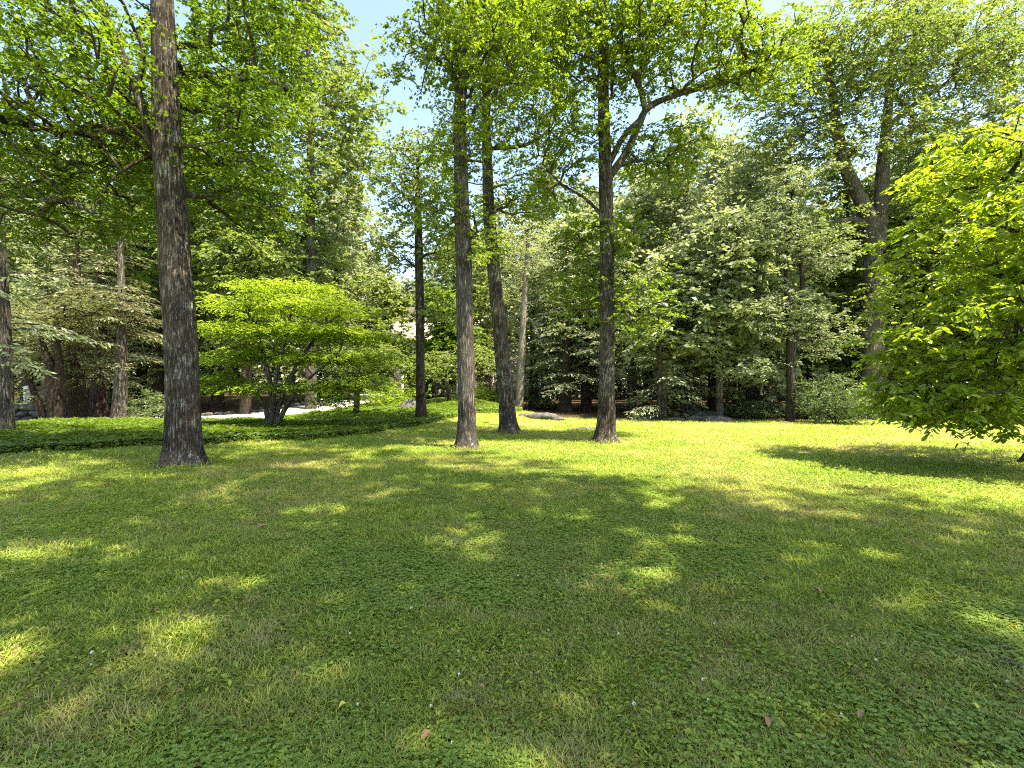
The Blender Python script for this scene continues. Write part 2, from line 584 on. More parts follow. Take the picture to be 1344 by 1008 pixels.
def tree(name, label, cat, base, stems, blobs, leaf_m, bark_m, seed, minz=3.0, spacing=0.7, sides=20, ring=0.15, fol=None,
         gr=None, relief=True, group=None, limbs=(), clear=None, girth=1.0, amp=0.05, flare=0.45, cells=30):
    """stems / limbs: lists of way points (x, y, z, radius); stems are modelled as trunks, limbs as thick branches"""
    r = np.random.default_rng(seed)
    root = thing(name, label, cat, base, group)
    g = Geo()
    st = []
    for si, s in enumerate(stems):
        q = resample(np.asarray(s, float), ring)
        q[:, 3] *= girth
        rel = bark_relief(seed + si, amp, flare if si == 0 or s[0][2] < base[2] + 0.3 else 0.0, cells) if relief else None
        g.add(*tube(q[:, :3], q[:, 3], sides, rel))
        st.append((q[::max(1, int(0.5 / ring)), :3], q[::max(1, int(0.5 / ring)), 3]))
    g.obj('trunk', bark_m, root, base, True)
    for s in limbs:
        q = resample(np.asarray(s, float), 0.2)
        q[:, 3] *= girth
        lg = Geo()
        lg.add(*tube(q[:, :3], q[:, 3] * (1 + 0.05 * r.normal(size=len(q))), 12))
        lg.obj('limb', bark_m, root, base, True)
        st.append((q[::2, :3], q[::2, 3]))
    tg = sample_blobs(blobs, r, spacing)
    if clear:                                       # no leaf sprays in front of the stem, so it stays in view
        cx_ = CX + FPX * tg[:, 0] / tg[:, 1]
        tg = tg[~((cx_ > clear[0]) & (cx_ < clear[1]) & (tg[:, 1] < clear[2]) & (tg[:, 2] < clear[3]))]
    bgeo, tp, td = grow(st, tg, r, minz, **(gr or {}))
    bgeo.obj('branches', bark_m, root, base, True)
    v, f = foliage(tp, td, r, **fol)
    mesh_obj('crown', v, f, leaf_m, root, base)
    return root

def hemlock(name, label, loc, H, Lmax, z0, rad, leaf_m, bark_m, seed, group=None, droop=0.28, spread=1.0, needle=0.2, gap=0.34, shape=0.75, per=1.0):
    r = np.random.default_rng(seed)
    root = thing(name, label, 'conifer tree', loc, group)
    base = np.asarray(loc, float)
    zs = np.linspace(-0.15, H, max(12, int(H / 0.3)))
    path = np.stack([0.06 * np.sin(zs * 0.4 + seed), 0.06 * np.cos(zs * 0.5 + seed), zs], 1)
    g = Geo()
    g.add(*tube(path, rad * np.clip(1 - zs / H, 0.04, 1) ** 0.85, 16, bark_relief(seed, 0.05, 0.5)))
    g.obj('trunk', bark_m, root, None, True)
    bg_, P, D = Geo(), [], []
    z = z0
    while z < H - 0.15:
        f = (z - z0) / (H - z0)
        prof = (1 - f) ** shape * (0.55 + 0.45 * min(1, f * 5 + 0.35))
        for _ in range(2 if f < 0.8 else 3):
            a = r.random() * 6.283
            L = max(0.5, Lmax * prof * (0.65 + 0.5 * r.random()))
            k = max(3, int(L / 0.3))
            u = np.linspace(0, 1, k + 1)
            ra = np.array([math.cos(a), math.sin(a), 0])
            rise = 0.12 + 0.4 * f
            q = np.array([0, 0, z]) + ra * (u * L)[:, None] + np.array([0, 0, 1.0]) * (L * (rise * u - droop * (1 + rise) * u ** 2))[:, None]
            q += r.normal(size=q.shape) * 0.02 * L * u[:, None]
            bg_.add(*tube(q, 0.012 + 0.016 * L * (1 - u * 0.9) * 0.6, 4))
            # side twigs
            m = max(3, int(L / 0.13 * per))
            tu = 0.12 + 0.88 * (np.arange(m) + r.random(m)) / m
            o = np.stack([np.interp(tu, u, q[:, i]) for i in range(3)], 1)
            sd = np.array([-math.sin(a), math.cos(a), 0])
            sg = np.where(np.arange(m) % 2 == 0, 1, -1)[:, None]
            td = norm(ra * (0.55 + 0.3 * r.random((m, 1))) + sd * sg * (0.8) + np.array([0, 0, -1.0]) * (0.12 + 0.25 * r.random((m, 1))))
            tl = (0.18 + 0.36 * L * (1 - tu) ** 0.6 * 0.75) * (0.6 + 0.6 * r.random(m)) * spread
            for s in range(m):
                kk = max(2, int(tl[s] / (needle * 0.5)))
                w = (np.arange(kk) + 0.5) / kk
                P.append(o[s] + td[s] * (tl[s] * w)[:, None] - np.array([0, 0, 0.12 * tl[s]]) * (w ** 2)[:, None])
                D.append(td[s] + sd * np.where(np.arange(kk) % 2 == 0, 0.55, -0.55)[:, None] * r.random((kk, 1)))
        z += gap * (0.7 + 0.6 * r.random()) * (1 - 0.35 * f)
    bg_.obj('branches', bark_m, root)
    P, D = np.concatenate(P), np.concatenate(D)
    k = len(P)
    P += r.normal(size=P.shape) * 0.03
    D[:, 2] -= 0.15
    L = needle * (0.7 + 0.6 * r.random(k))
    v, f = leaf_quads(P, D + r.normal(size=D.shape) * 0.2, np.array([0, 0, 1.0]) + r.normal(size=(k, 3)) * 0.75, L, L * 0.38, 0.05, 0.1)
    mesh_obj('crown', v, f, leaf_m, root)
    return root

# ------------------------------------------------------------------ ground
def woods_mask(x, y):
    """0 on the lawn, 1 on the leaf litter beneath the wood"""
    edge = 26.5 + 1.2 * np.sin(x * 0.35) + 0.05 * np.maximum(0, x - 8) - 5.0 * smooth(16, 24, x)
    edge = np.where(x < 4, np.maximum(edge, 26.5 + 9 * smooth(4, -1, x)), edge)
    edge = np.where(x < -8, 23.0, edge)
    return smooth(-1.0, 1.0, y - edge)

FEET = [at(px, py, d)[:2] for px, py, d in ((239, 612, 10.4), (613, 588, 13.5), (668, 568, 18.2), (794, 580, 15.0))]
def foot_dist(x, y):
    return np.min([np.hypot(x - q[0], y - q[1]) for q in FEET], axis=0)

def axis(fine0, fine1, step, lo, hi):
    a = np.arange(fine0, fine1 + 1e-6, step)
    l = fine0 - np.cumsum(step * 1.13 ** np.arange(1, 60))
    h = fine1 + np.cumsum(step * 1.13 ** np.arange(1, 60))
    return np.concatenate([l[l > lo][::-1], a, h[h < hi]])

gx, gy = axis(-24, 24, 0.4, -500, 500), axis(-2, 46, 0.4, -300, 700)
X, Y = np.meshgrid(gx, gy)
Z = ground_z(X, Y)
nx, ny = len(gx), len(gy)
i = (np.arange(ny - 1)[:, None] * nx + np.arange(nx - 1)[None, :]).ravel()
go = mesh_obj('ground', np.stack([X, Y, Z], -1), np.stack([i, i + 1, i + nx + 1, i + nx], 1), M['soil'], None, None, True)
atr = go.data.attributes.new('woods', 'FLOAT', 'POINT')
atr.data.foreach_set('value', np.maximum(woods_mask(X, Y), 0.8 * np.exp(-(foot_dist(X, Y) / 0.75) ** 4)).astype(np.float32).ravel())
tag(go, 'mown lawn running back to leaf litter under the wood', 'lawn', kind='structure')

def sheet_along(path, w, lift, name, mat, across=6):
    q = resample(np.asarray(path, float), 0.8)
    T = norm(np.gradient(q, axis=0))
    Nn = np.stack([-T[:, 1], T[:, 0]], 1)
    u = np.linspace(-w / 2, w / 2, across)
    xy = q[:, None, :2] + Nn[:, None] * u[None, :, None]
    z = ground_z(xy[..., 0], xy[..., 1]) + lift
    n = len(q)
    i_ = (np.arange(n - 1)[:, None] * across + np.arange(across - 1)[None, :]).ravel()
    return mesh_obj(name, np.concatenate([xy, z[..., None]], -1), np.stack([i_, i_ + across, i_ + across + 1, i_ + 1], 1), mat, None, None, True), q, Nn

DRIVE = [(-40, 26.5, 0), (-26, 25.8, 0), (-18, 26.6, 0), (-14.6, 30, 0), (-13, 35, 0), (-12.2, 43, 0), (-13.5, 54, 0)]
dv, dq, dn = sheet_along(DRIVE, 4.2, 0.03, 'driveway', M['drive'])
tag(dv, 'pale gravel driveway curving up between the trees', 'driveway', kind='structure')
def drive_dist(x, y):
    d = np.full(np.shape(x), 1e9)
    for p in dq[::2]:
        d = np.minimum(d, np.hypot(x - p[0], y - p[1]))
    return d

def rock_mesh(size, seed, flat=0.55):
    r = np.random.default_rng(seed)
    nu, nv = 18, 11
    th = np.linspace(0, 2 * np.pi, nu, endpoint=False)
    ph = np.linspace(-np.pi / 2, np.pi / 2, nv)
    d = np.stack([np.cos(ph)[:, None] * np.cos(th), np.cos(ph)[:, None] * np.sin(th), np.sin(ph)[:, None] + 0 * th], -1)
    cuts = norm(r.normal(size=(11, 3)))
    h = 0.62 + 0.3 * r.random(11)
    rr = np.ones(d.shape[:2])
    for c, hh in zip(cuts, h):
        k = d @ c
        rr = np.minimum(rr, np.where(k > 0.05, hh / np.maximum(k, 0.05), 9))
    rr *= 1 + 0.05 * r.normal(size=rr.shape)
    rr[0], rr[-1] = rr[0].mean(), rr[-1].mean()
    v = d * rr[..., None] * np.asarray(size) * np.array([1, 1, flat])
    i_ = np.arange(nv - 1)[:, None] * nu
    j = np.arange(nu)[None, :]
    k = (j + 1) % nu
    return v.reshape(-1, 3), np.stack([i_ + j, i_ + k, i_ + nu + k, i_ + nu + j], -1).reshape(-1, 4)

def rock(loc, size, seed, label, group=None, flat=0.55, sink=0.25):
    v, f = rock_mesh(size, seed, flat)
    o = mesh_obj('rock', v, f, M['stone'])
    o.location = (float(loc[0]), float(loc[1]), float(ground_z(loc[0], loc[1])) + size[2] * flat * (1 - 2 * sink) * 0.5)
    return tag(o, label, 'rock', group)

# ------------------------------------------------------------------ the big trees on the lawn
def stem(d, *pts):
    """way points (column, row, half width in pixels) of the photograph at distance d -> world path with radii; foot sunk in the ground"""
    out = []
    for q in pts:
        dd = d + (q[3] if len(q) > 3 else 0)
        p = at(q[0], q[1], dd)
        out.append([p[0], p[1], p[2], q[2] / FPX * dd])
    return out

def footed(d, *pts):
    s = stem(d, *pts)
    gz = float(ground_z(s[0][0], s[0][1]))
    s[0][2] = gz - 0.06
    return s, np.array([s[0][0], s[0][1], gz])

def blob(px, py, d, rx, ry, rz, n):
    return (at(px, py, d), (rx, ry, rz), n)

FOL_NEAR = dict(twigs=5, per=19, R=0.85, leaf=0.088, flat=0.13, aspect=0.85, tilt=0.38)
# left maple
s, b = footed(10.4, (239, 612, 25), (241, 560, 24), (240, 500, 23.5), (234, 400, 22.5), (227, 300, 21), (220, 200, 19.5), (216, 100, 17), (213, 0, 15), (210, -160, 12), (214, -330, 8), (216, -480, 3))
tree('maple_tree', 'thick furrowed maple with grey lichen patches, nearest of the lawn trees', 'tree', b, [s],
     [blob(15, 110, 10.6, 2.9, 2.6, 2.3, 200), blob(40, 255, 10.8, 2.6, 2.2, 1.1, 90), blob(305, 90, 11.2, 1.4, 2.2, 2.0, 90), blob(90, 30, 8.8, 1.3, 1.0, 1.5, 50), blob(310, 160, 9.8, 0.8, 0.9, 1.3, 36), blob(240, 150, 13.0, 2.2, 1.4, 2.4, 90),
      blob(150, 200, 12.6, 2.6, 1.2, 1.8, 90), blob(330, 250, 12.4, 1.4, 1.5, 1.0, 50), blob(130, -330, 11.5, 6.0, 5.0, 4.2, 300), blob(-160, 60, 12.5, 2.6, 4.0, 4.0, 80), blob(320, -30, 10.5, 1.2, 2.2, 1.4, 60)],
     M['maple'], M['bark_big'], 11, minz=3.6, spacing=0.5, sides=96, ring=0.05, fol=FOL_NEAR, clear=(165, 275, 10.6, 11), girth=0.81, amp=0.075, flare=0.55, cells=46,
     gr=dict(slope=0.2, arch=0.12, rcap=0.075),
     limbs=[stem(10.4, (222, 235, 9), (203, 200, 7.5, 0.1), (186, 140, 6.5, 0.1), (172, 100, 6, 0.2), (150, 45, 5, 0.3), (118, -40, 4, 0.4)),
            stem(10.4, (180, 120, 4, 0.1), (188, 70, 3.2, 0), (172, 30, 2.2, -0.2)),
            stem(10.4, (231, 190, 4, 0), (262, 190, 3, -0.2), (290, 175, 2.2, -0.3), (303, 95, 1.4, -0.4)),
            stem(10.4, (205, 200, 3, 0), (150, 232, 2, -0.3), (120, 280, 1.2, -0.5)), stem(10.4, (218, 160, 4, 0), (120, 172, 2.6, 0.3), (0, 168, 1.4, 0.6))])

# tall tree, front of the centre pair
s, b = footed(13.5, (613, 588, 13.5), (613, 545, 13), (612, 500, 12.5), (610, 400, 12), (607, 300, 11), (604, 200, 9.5), (603, 150, 9), (610, 80, 8), (624, 30, 7), (634, -20, 6), (638, -140, 5), (642, -300, 2.5))
tree('tall_tree', 'tall straight grey trunk with leafy tufts, front one of the centre pair', 'tree', b, [s],
     [blob(596, 40, 13.5, 1.3, 1.8, 1.3, 70), blob(535, 70, 13.5, 0.7, 0.8, 1.3, 16), blob(650, 60, 12.6, 1.4, 1.4, 1.5, 90), blob(620, 185, 13.2, 0.9, 0.8, 0.8, 44), blob(590, 275, 13.4, 0.9, 0.8, 0.6, 30), blob(632, 320, 13.6, 0.6, 0.6, 0.5, 14),
      blob(690, 20, 14.5, 1.8, 1.6, 1.6, 90), blob(630, -180, 13.5, 3.4, 3.4, 3.0, 110)],
     M['tulip'], M['bark_grey'], 23, minz=6.2, spacing=0.42, sides=64, ring=0.08, fol=dict(twigs=4, per=18, R=0.64, leaf=0.095, flat=0.4, aspect=0.9, tilt=0.6),
     gr=dict(slope=0.3, rcap=0.09), cells=30, girth=0.87, amp=0.075, flare=0.6, limbs=[stem(13.5, (630, 60, 4.5), (655, 38, 3.5), (680, 24, 2.5), (720, 8, 1.5)), stem(13.5, (606, 120, 4), (590, 95, 2.5), (560, 60, 1.4))])

# its leaning twin behind
s, b = footed(18.2, (668, 568, 14), (665, 530, 13), (661, 480, 12.5), (655, 420, 11.5), (648, 350, 10.5), (642, 280, 10), (639, 200, 8.5), (638, 120, 7), (645, 30, 5), (652, -100, 2.5))
tree('tall_tree', 'dark furrowed trunk leaning left, rear one of the centre pair', 'tree', b, [s],
     [blob(690, 140, 18.2, 2.3, 2.0, 2.0, 110), blob(590, 190, 19, 1.3, 2.0, 1.6, 34), blob(680, 40, 18, 3.0, 2.2, 2.0, 120), blob(690, 260, 18.4, 1.3, 1.2, 0.9, 40), blob(650, -90, 18, 3, 3, 2.4, 60)],
     M['tulip'], M['bark_big'], 31, minz=7.0, spacing=0.5, sides=48, ring=0.1, fol=dict(twigs=4, per=19, R=0.8, leaf=0.108, flat=0.35, aspect=0.85, tilt=0.55),
     gr=dict(slope=0.3, rcap=0.1), cells=26, girth=0.76, amp=0.08, flare=0.6, limbs=[stem(18.2, (641, 195, 4), (690, 190, 3), (720, 170, 2), (736, 140, 1.2)), stem(18.2, (638, 120, 4), (660, 95, 3), (672, 85, 2), (690, 60, 1.4))])

# thinner dark trunk
s, b = footed(22.4, (553, 557, 9), (552, 500, 7.5), (551, 400, 7), (549, 300, 6.0), (548, 250, 4), (548, 200, 1.2))
tree('slim_tree', 'slim dark straight trunk rising from the groundcover left of the centre pair', 'tree', b, [s],
     [blob(545, 235, 22.2, 1.9, 1.6, 2.2, 130), blob(590, 320, 22.2, 1.5, 1.4, 1.0, 40), blob(520, 330, 22.6, 0.9, 1.4, 0.8, 26), blob(580, 410, 22, 0.9, 1.0, 0.6, 18)],
     M['oak'], M['bark_dark'], 37, minz=4.6, spacing=0.5, sides=32, ring=0.12, fol=dict(twigs=4, per=12, R=0.75, leaf=0.15, flat=0.35, aspect=0.8, tilt=0.5),
     gr=dict(slope=0.2, rcap=0.07), cells=22, girth=0.78)

# twin-limbed tree right of centre
s, b = footed(15.0, (794, 580, 15), (796, 540, 13), (797, 480, 12), (797, 380, 11.5), (796, 280, 10.5), (795, 230, 10), (793, 180, 9), (792, 120, 8), (791, 50, 7), (788, -60, 5), (786, -220, 2.5))
tree('tulip_tree', 'fluted trunk with forked limb reaching right under bright yellow green crown', 'tree', b, [s],
     [blob(900, 40, 14.6, 2.4, 2.2, 1.7, 190), blob(790, 50, 14.4, 1.8, 1.6, 1.6, 130), blob(1000, 80, 15, 1.3, 1.6, 1.3, 80), blob(760, 170, 14.6, 1.2, 1.2, 1.0, 40),
      blob(870, 200, 15.4, 1.4, 1.2, 0.9, 60), blob(790, 310, 15.2, 1.3, 1.0, 0.7, 60), blob(835, 400, 15.0, 1.1, 0.8, 1.2, 70), blob(760, 380, 15.6, 0.9, 0.8, 1.0, 40),
      blob(850, -150, 15, 4.2, 3.6, 2.8, 150), blob(730, 240, 15.2, 0.9, 0.9, 0.7, 20)],
     M['tulip'], M['bark_big'], 41, minz=4.2, spacing=0.42, sides=64, ring=0.07, fol=dict(twigs=4, per=20, R=0.68, leaf=0.095, flat=0.35, aspect=0.9, tilt=0.5),
     gr=dict(slope=0.25, rcap=0.07), cells=26, girth=0.82, amp=0.085, flare=0.6,
     limbs=[stem(15, (800, 232, 6.5), (822, 200, 6), (838, 165, 5.5), (850, 142, 5), (880, 127, 4.2), (920, 116, 3.4), (960, 106, 2.6), (1000, 85, 1.6)),
            stem(15, (848, 148, 5), (838, 110, 4.4, -0.2), (820, 70, 3.6, -0.3), (813, 30, 2.6, -0.4)), stem(15, (800, 214, 5), (818, 180, 4.5), (845, 152, 4)),
            stem(15, (798, 226, 3), (830, 212, 2.4, 0.3), (862, 212, 1.4, 0.4)), stem(15, (796, 290, 3), (770, 262, 2.4), (735, 240, 1.6), (712, 215, 1)), stem(15, (838, 110, 2.6), (850, 60, 2), (880, 20, 1.3))])

# magnolia at the right edge
b = at(1366, 612, 10.4)
b[2] = float(ground_z(b[0], b[1]))
s = [[b[0], b[1], b[2] - 0.06, 0.24], [b[0] + 0.05, b[1], 0.9, 0.2], [b[0] - 0.1, b[1] + 0.1, 2.0, 0.17], [b[0] + 0.05, b[1] + 0.1, 3.4, 0.13], [b[0], b[1], 5.0, 0.08], [b[0] - 0.1, b[1], 6.3, 0.03]]
tree('magnolia_tree', 'large leaved spreading tree with low branches sweeping the lawn at right edge', 'tree', b, [s],
     [blob(1290, 300, 10.3, 1.7, 2.0, 1.5, 110), blob(1250, 430, 9.9, 1.45, 1.6, 1.15, 90), blob(1225, 525, 9.8, 1.1, 1.0, 0.5, 44), blob(1340, 480, 9.6, 1.0, 1.6, 1.2, 60),
      blob(1290, 210, 10.6, 1.2, 1.5, 0.8, 50), blob(1430, 330, 10.4, 1.8, 2.4, 2.4, 90), blob(1190, 500, 10.4, 0.5, 0.8, 0.8, 22), blob(1400, 400, 8.6, 1.1, 1.0, 1.1, 44), blob(1395, 300, 8.9, 1.1, 1.1, 1.3, 50), blob(1440, 450, 8.2, 0.9, 0.8, 0.7, 14), blob(1400, 300, 11.6, 1.8, 1.2, 1.8, 50), blob(1300, 545, 9.9, 0.9, 0.9, 0.35, 22)],
     M['magnolia'], M['bark_grey'], 53, minz=0.8, spacing=0.36, sides=32, ring=0.1,
     fol=dict(twigs=5, per=10, R=0.44, leaf=0.142, flat=0.3, aspect=0.52, tilt=0.6, oval=True, droop=0.22), gr=dict(slope=-0.1, arch=0.1, step=0.35, rcap=0.09), cells=20)

# big forked tree at the right, at the wood's edge
s, b = footed(27.0, (1144, 548, 15), (1145, 500, 13), (1146, 430, 12.5), (1147, 350, 12), (1146, 315, 12), (1141, 285, 10), (1126, 255, 9), (1110, 220, 8), (1100, 180, 7), (1092, 120, 5), (1080, 40, 2.5))
s2 = stem(27.0, (1147, 330, 11), (1155, 280, 9), (1159, 220, 8), (1165, 150, 6), (1172, 70, 4), (1180, -20, 2))
tree('forked_tree', 'massive forked trunk leaning left above the rounded shrub, right of lawn', 'tree', b, [s, s2],
     [blob(1060, 110, 26.5, 3.2, 2.6, 3.2, 190), blob(1150, 60, 26, 3.6, 2.6, 2.8, 190), blob(1250, 80, 27, 3.4, 2.8, 3.2, 190), blob(1020, 200, 26.5, 1.7, 1.8, 1.4, 60), blob(1200, 190, 27, 1.8, 1.6, 1.4, 60),
      blob(1080, 290, 25.6, 1.4, 1.2, 0.8, 24), blob(1100, 180, 25.2, 1.8, 0.9, 1.8, 90), blob(1185, 160, 25.2, 2.0, 0.9, 1.8, 90), blob(1215, 250, 26, 1.6, 1.4, 1.2, 50), blob(1150, 400, 25.6, 0.9, 0.5, 1.6, 26), blob(1320, 60, 28, 2.4, 2, 2.6, 110), blob(1210, 20, 28.5, 2.6, 1.6, 2.0, 90)],
     M['oak'], M['bark_grey'], 61, minz=8.0, spacing=0.7, sides=40, ring=0.15, fol=dict(twigs=5, per=15, R=1.05, leaf=0.16, flat=0.35, aspect=0.7, tilt=0.5),
     gr=dict(slope=0.25, rcap=0.14), cells=26, girth=0.92,
     limbs=[stem(27, (1140, 296, 5), (1120, 288, 4), (1095, 292, 3), (1072, 298, 1.8)), stem(27, (1160, 210, 5), (1200, 165, 4), (1180, 130, 2.8), (1130, 80, 1.6)), stem(27, (1165, 165, 4), (1210, 130, 3), (1260, 100, 1.8))])

# bright layered small tree over the groundcover
s, b = footed(19.6, (356, 563, 4.5), (358, 530, 4), (352, 490, 3), (338, 440, 2.2), (320, 400, 1))
more = [stem(19.6, (358, 560, 4), (368, 525, 3.6), (390, 480, 2.6), (425, 430, 1.6), (450, 410, 0.8)), stem(19.6, (352, 562, 3.5), (346, 530, 3, 0.3), (312, 490, 2.2, 0.5), (285, 455, 1, 0.8)),
        stem(19.6, (360, 560, 3.5), (378, 530, 3, -0.3), (402, 500, 2, -0.8), (440, 470, 1, -1.2)), stem(19.6, (356, 555, 3), (362, 500, 2.6, -0.4), (378, 430, 2, -0.6), (384, 390, 1, -0.6))]
for q in more:
    q[0][2] = float(ground_z(q[0][0], q[0][1])) - 0.05
tree('understory_tree', 'vivid lime green small tree with layered crown and several thin stems', 'tree', b, [s] + more,
     [blob(380, 380, 19.6, 1.9, 1.8, 0.25, 74), blob(340, 402, 19.9, 1.9, 1.8, 0.28, 74), blob(425, 405, 19.2, 1.9, 1.8, 0.28, 74), blob(310, 432, 19.4, 1.6, 1.6, 0.28, 64), blob(390, 432, 18.7, 2.1, 1.2, 0.25, 74), blob(455, 440, 19.6, 1.8, 1.8, 0.28, 74),
      blob(300, 470, 19.8, 1.3, 1.5, 0.25, 51), blob(355, 465, 20.4, 1.6, 1.2, 0.28, 51), blob(430, 470, 18.9, 1.7, 1.4, 0.25, 61), blob(485, 470, 19.6, 0.9, 1.4, 0.25, 34), blob(330, 508, 19.2, 1.0, 1.0, 0.25, 30), blob(415, 508, 18.8, 1.3, 1.0, 0.25, 37), blob(290, 500, 19.6, 0.9, 1.2, 0.4, 40), blob(470, 500, 19.2, 1.2, 1.2, 0.45, 50), blob(380, 450, 19.6, 2.6, 1.8, 0.9, 40), blob(440, 525, 19.0, 0.9, 0.8, 0.3, 24)],
     M['bright'], M['bark_grey'], 71, minz=1.4, spacing=0.33, sides=12, ring=0.2, fol=dict(twigs=6, per=12, R=0.72, leaf=0.115, flat=0.08, aspect=0.55, tilt=0.3, droop=0.08, sag=0.18),
     gr=dict(slope=0.35, arch=0.15, step=0.4, rtip=0.007, rcap=0.05), relief=False)

# ------------------------------------------------------------------ middle distance, each seen by its trunk
s, b = footed(33, (681, 541, 5.5), (684, 480, 4.8), (687, 420, 4.2), (689, 380, 3.6), (692, 330, 2.4), (694, 290, 1))
tree('white_barked_tree', 'pale white barked slender tree with thin bare branches behind centre pair', 'tree', b, [s],
     [blob(690, 330, 33, 2.0, 1.6, 2.2, 110), blob(735, 390, 33, 1.6, 1.4, 1.4, 60), blob(660, 380, 33, 0.9, 1.2, 1.0, 20)],
     M['pale'], M['bark_white'], 83, minz=6, spacing=0.6, sides=16, ring=0.25, fol=dict(twigs=4, per=9, R=0.85, leaf=0.17, flat=0.3, aspect=0.5, tilt=0.5),
     gr=dict(slope=0.2, rcap=0.06, rtip=0.012), relief=False, limbs=[stem(33, (688, 425, 2.4), (694, 418, 2), (700, 425, 1.6), (712, 452, 1.2), (728, 478, 0.8))])

s, b = footed(27, (466, 548, 4.5), (468, 530, 4), (468, 515, 3.5), (458, 500, 2), (446, 488, 0.9))
tree('ornamental_tree', 'small dark vase shaped tree beside the driveway bend', 'tree', b, [s, stem(27, (468, 518, 3), (478, 500, 2.2), (490, 486, 1)), stem(27, (468, 518, 2.5), (470, 495, 1.8), (474, 475, 0.9))],
     [blob(470, 470, 27, 2.0, 1.6, 0.7, 60), blob(500, 465, 27, 0.9, 1.4, 0.8, 30)],
     M['oak'], M['bark_dark'], 87, minz=1.5, spacing=0.5, sides=12, ring=0.25, fol=dict(twigs=5, per=10, R=0.75, leaf=0.15, flat=0.12, aspect=0.6, tilt=0.35),
     gr=dict(slope=0.3, step=0.4, rtip=0.009, rcap=0.06), relief=False)

s, b = footed(27.5, (590, 532, 3.4), (588, 515, 3), (578, 505, 2.4), (568, 500, 1.2))
tree('ornamental_tree', 'small leaning dark tree on the groundcover bank behind the centre pair', 'tree', b, [s],
     [blob(570, 480, 27.5, 1.8, 1.4, 0.8, 50), blob(620, 470, 28, 1.5, 1.4, 0.9, 44)],
     M['oak'], M['bark_dark'], 89, minz=1.5, spacing=0.5, sides=12, ring=0.25, fol=dict(twigs=5, per=10, R=0.7, leaf=0.15, flat=0.15, aspect=0.6, tilt=0.4),
     gr=dict(slope=0.2, step=0.4, rtip=0.009, rcap=0.06), relief=False)

s, b = footed(24.6, (1036, 557, 6), (1038, 520, 5.2), (1037, 470, 5), (1036, 420, 4), (1032, 370, 3.2), (1034, 320, 2.4), (1040, 260, 1))
tree('dark_forked_tree', 'dark twin stemmed tree with soft grey green crown beyond the right lawn', 'tree', b,
     [s, stem(24.6, (1038, 480, 4), (1046, 430, 3.4), (1053, 380, 3), (1050, 330, 2.2), (1046, 280, 1))],
     [blob(1000, 300, 24.6, 2.0, 1.8, 1.6, 80), blob(1070, 330, 24.6, 1.9, 1.8, 1.6, 80), blob(1020, 410, 24.4, 2.3, 1.6, 1.2, 80), blob(1085, 440, 24.8, 1.2, 1.4, 1.2, 40), blob(980, 480, 24.6, 1.2, 1.4, 0.6, 30), blob(1040, 240, 25, 2.0, 1.8, 1.0, 40)],
     M['hemlock'], M['bark_dark'], 97, minz=2.6, spacing=0.5, sides=16, ring=0.2, fol=dict(twigs=5, per=12, R=0.75, leaf=0.16, flat=0.2, aspect=0.5, tilt=0.9),
     gr=dict(slope=0.15, rcap=0.08), relief=False)

HM = [('hemlock_tree', 743, 541, 33, 12.5, 3.6, 1.6, 0.42, 'hemlock', 'bark_red', 'hemlock with reddish flared trunk in the deep shade left of the fluted trunk'),
      ('young_hemlock', 865, 553, 25.5, 6.0, 2.7, 0.15, 0.14, 'hemlock', 'bark_dark', 'low feathery pale hemlock sweeping the ground right of the fluted trunk'),
      ('hemlock_tree', 905, 546, 31, 14, 4.2, 3.4, 0.27, 'hemlock', 'bark_grey', 'straight grey trunked hemlock behind the rocks, left of the darker trunk'),
      ('hemlock_tree', 936, 546, 33, 14.5, 4.6, 3.6, 0.42, 'hemlock', 'bark_dark', 'soft tall hemlock with dark slightly crooked trunk behind the rocks'),
      ('hemlock_tree', 100, 553, 26, 11, 3.6, 1.9, 0.5, 'spruce', 'bark_red', 'reddish flared hemlock trunk just right of the many stemmed one at left'),
      ('hemlock_tree', 132, 551, 28, 13, 3.8, 2.2, 0.42, 'hemlock', 'bark_red', 'dark hemlock between the reddish flared trunk and the sunlit pole trunk'),
      ('hemlock_tree', 158, 553, 25, 12, 3.4, 3.0, 0.34, 'spruce', 'bark_grey', 'smooth tan pole trunk with tawny layered boughs left of the big maple'),
      ('hemlock_tree', 4, 572, 17.4, 9.5, 3.2, 2.6, 0.27, 'hemlock', 'bark_grey', 'dark hemlock cut by the left edge of the view')]
HEM = []
for k, (nm, px, py, d, H, Lm, z0, rad, lm, bk, lab) in enumerate(HM):
    p = at(px, py, d)
    p[2] = float(ground_z(p[0], p[1]))
    HEM.append(hemlock(nm, lab, p, H, Lm, z0, rad, M[lm], M[bk], 200 + k, needle=0.2 if d < 27 else 0.24))
s, b = footed(23.5, (72, 556, 8), (72, 520, 8), (66, 480, 5), (56, 450, 3), (48, 420, 1.5))
tree('many_stemmed_tree', 'dark many stemmed tree spreading from one foot at left', 'tree', b,
     [s, stem(23.5, (74, 520, 6), (78, 480, 4.5), (74, 440, 3), (76, 400, 1.5)), stem(23.5, (64, 553, 3.5), (52, 530, 3), (40, 500, 2.2), (28, 480, 1)), stem(23.5, (58, 555, 3), (44, 520, 2), (36, 498, 1))],
     [blob(60, 420, 23.5, 2.4, 1.8, 1.0, 70), blob(20, 470, 23.5, 1.5, 1.5, 0.6, 30), blob(120, 400, 23.5, 1.6, 1.5, 0.8, 40)],
     M['spruce'], M['bark_red'], 101, minz=2.2, spacing=0.5, sides=18, ring=0.2, fol=dict(twigs=6, per=10, R=0.8, leaf=0.16, flat=0.12, aspect=0.4, tilt=0.35, droop=0.1),
     gr=dict(slope=0.15, rcap=0.07), relief=False)

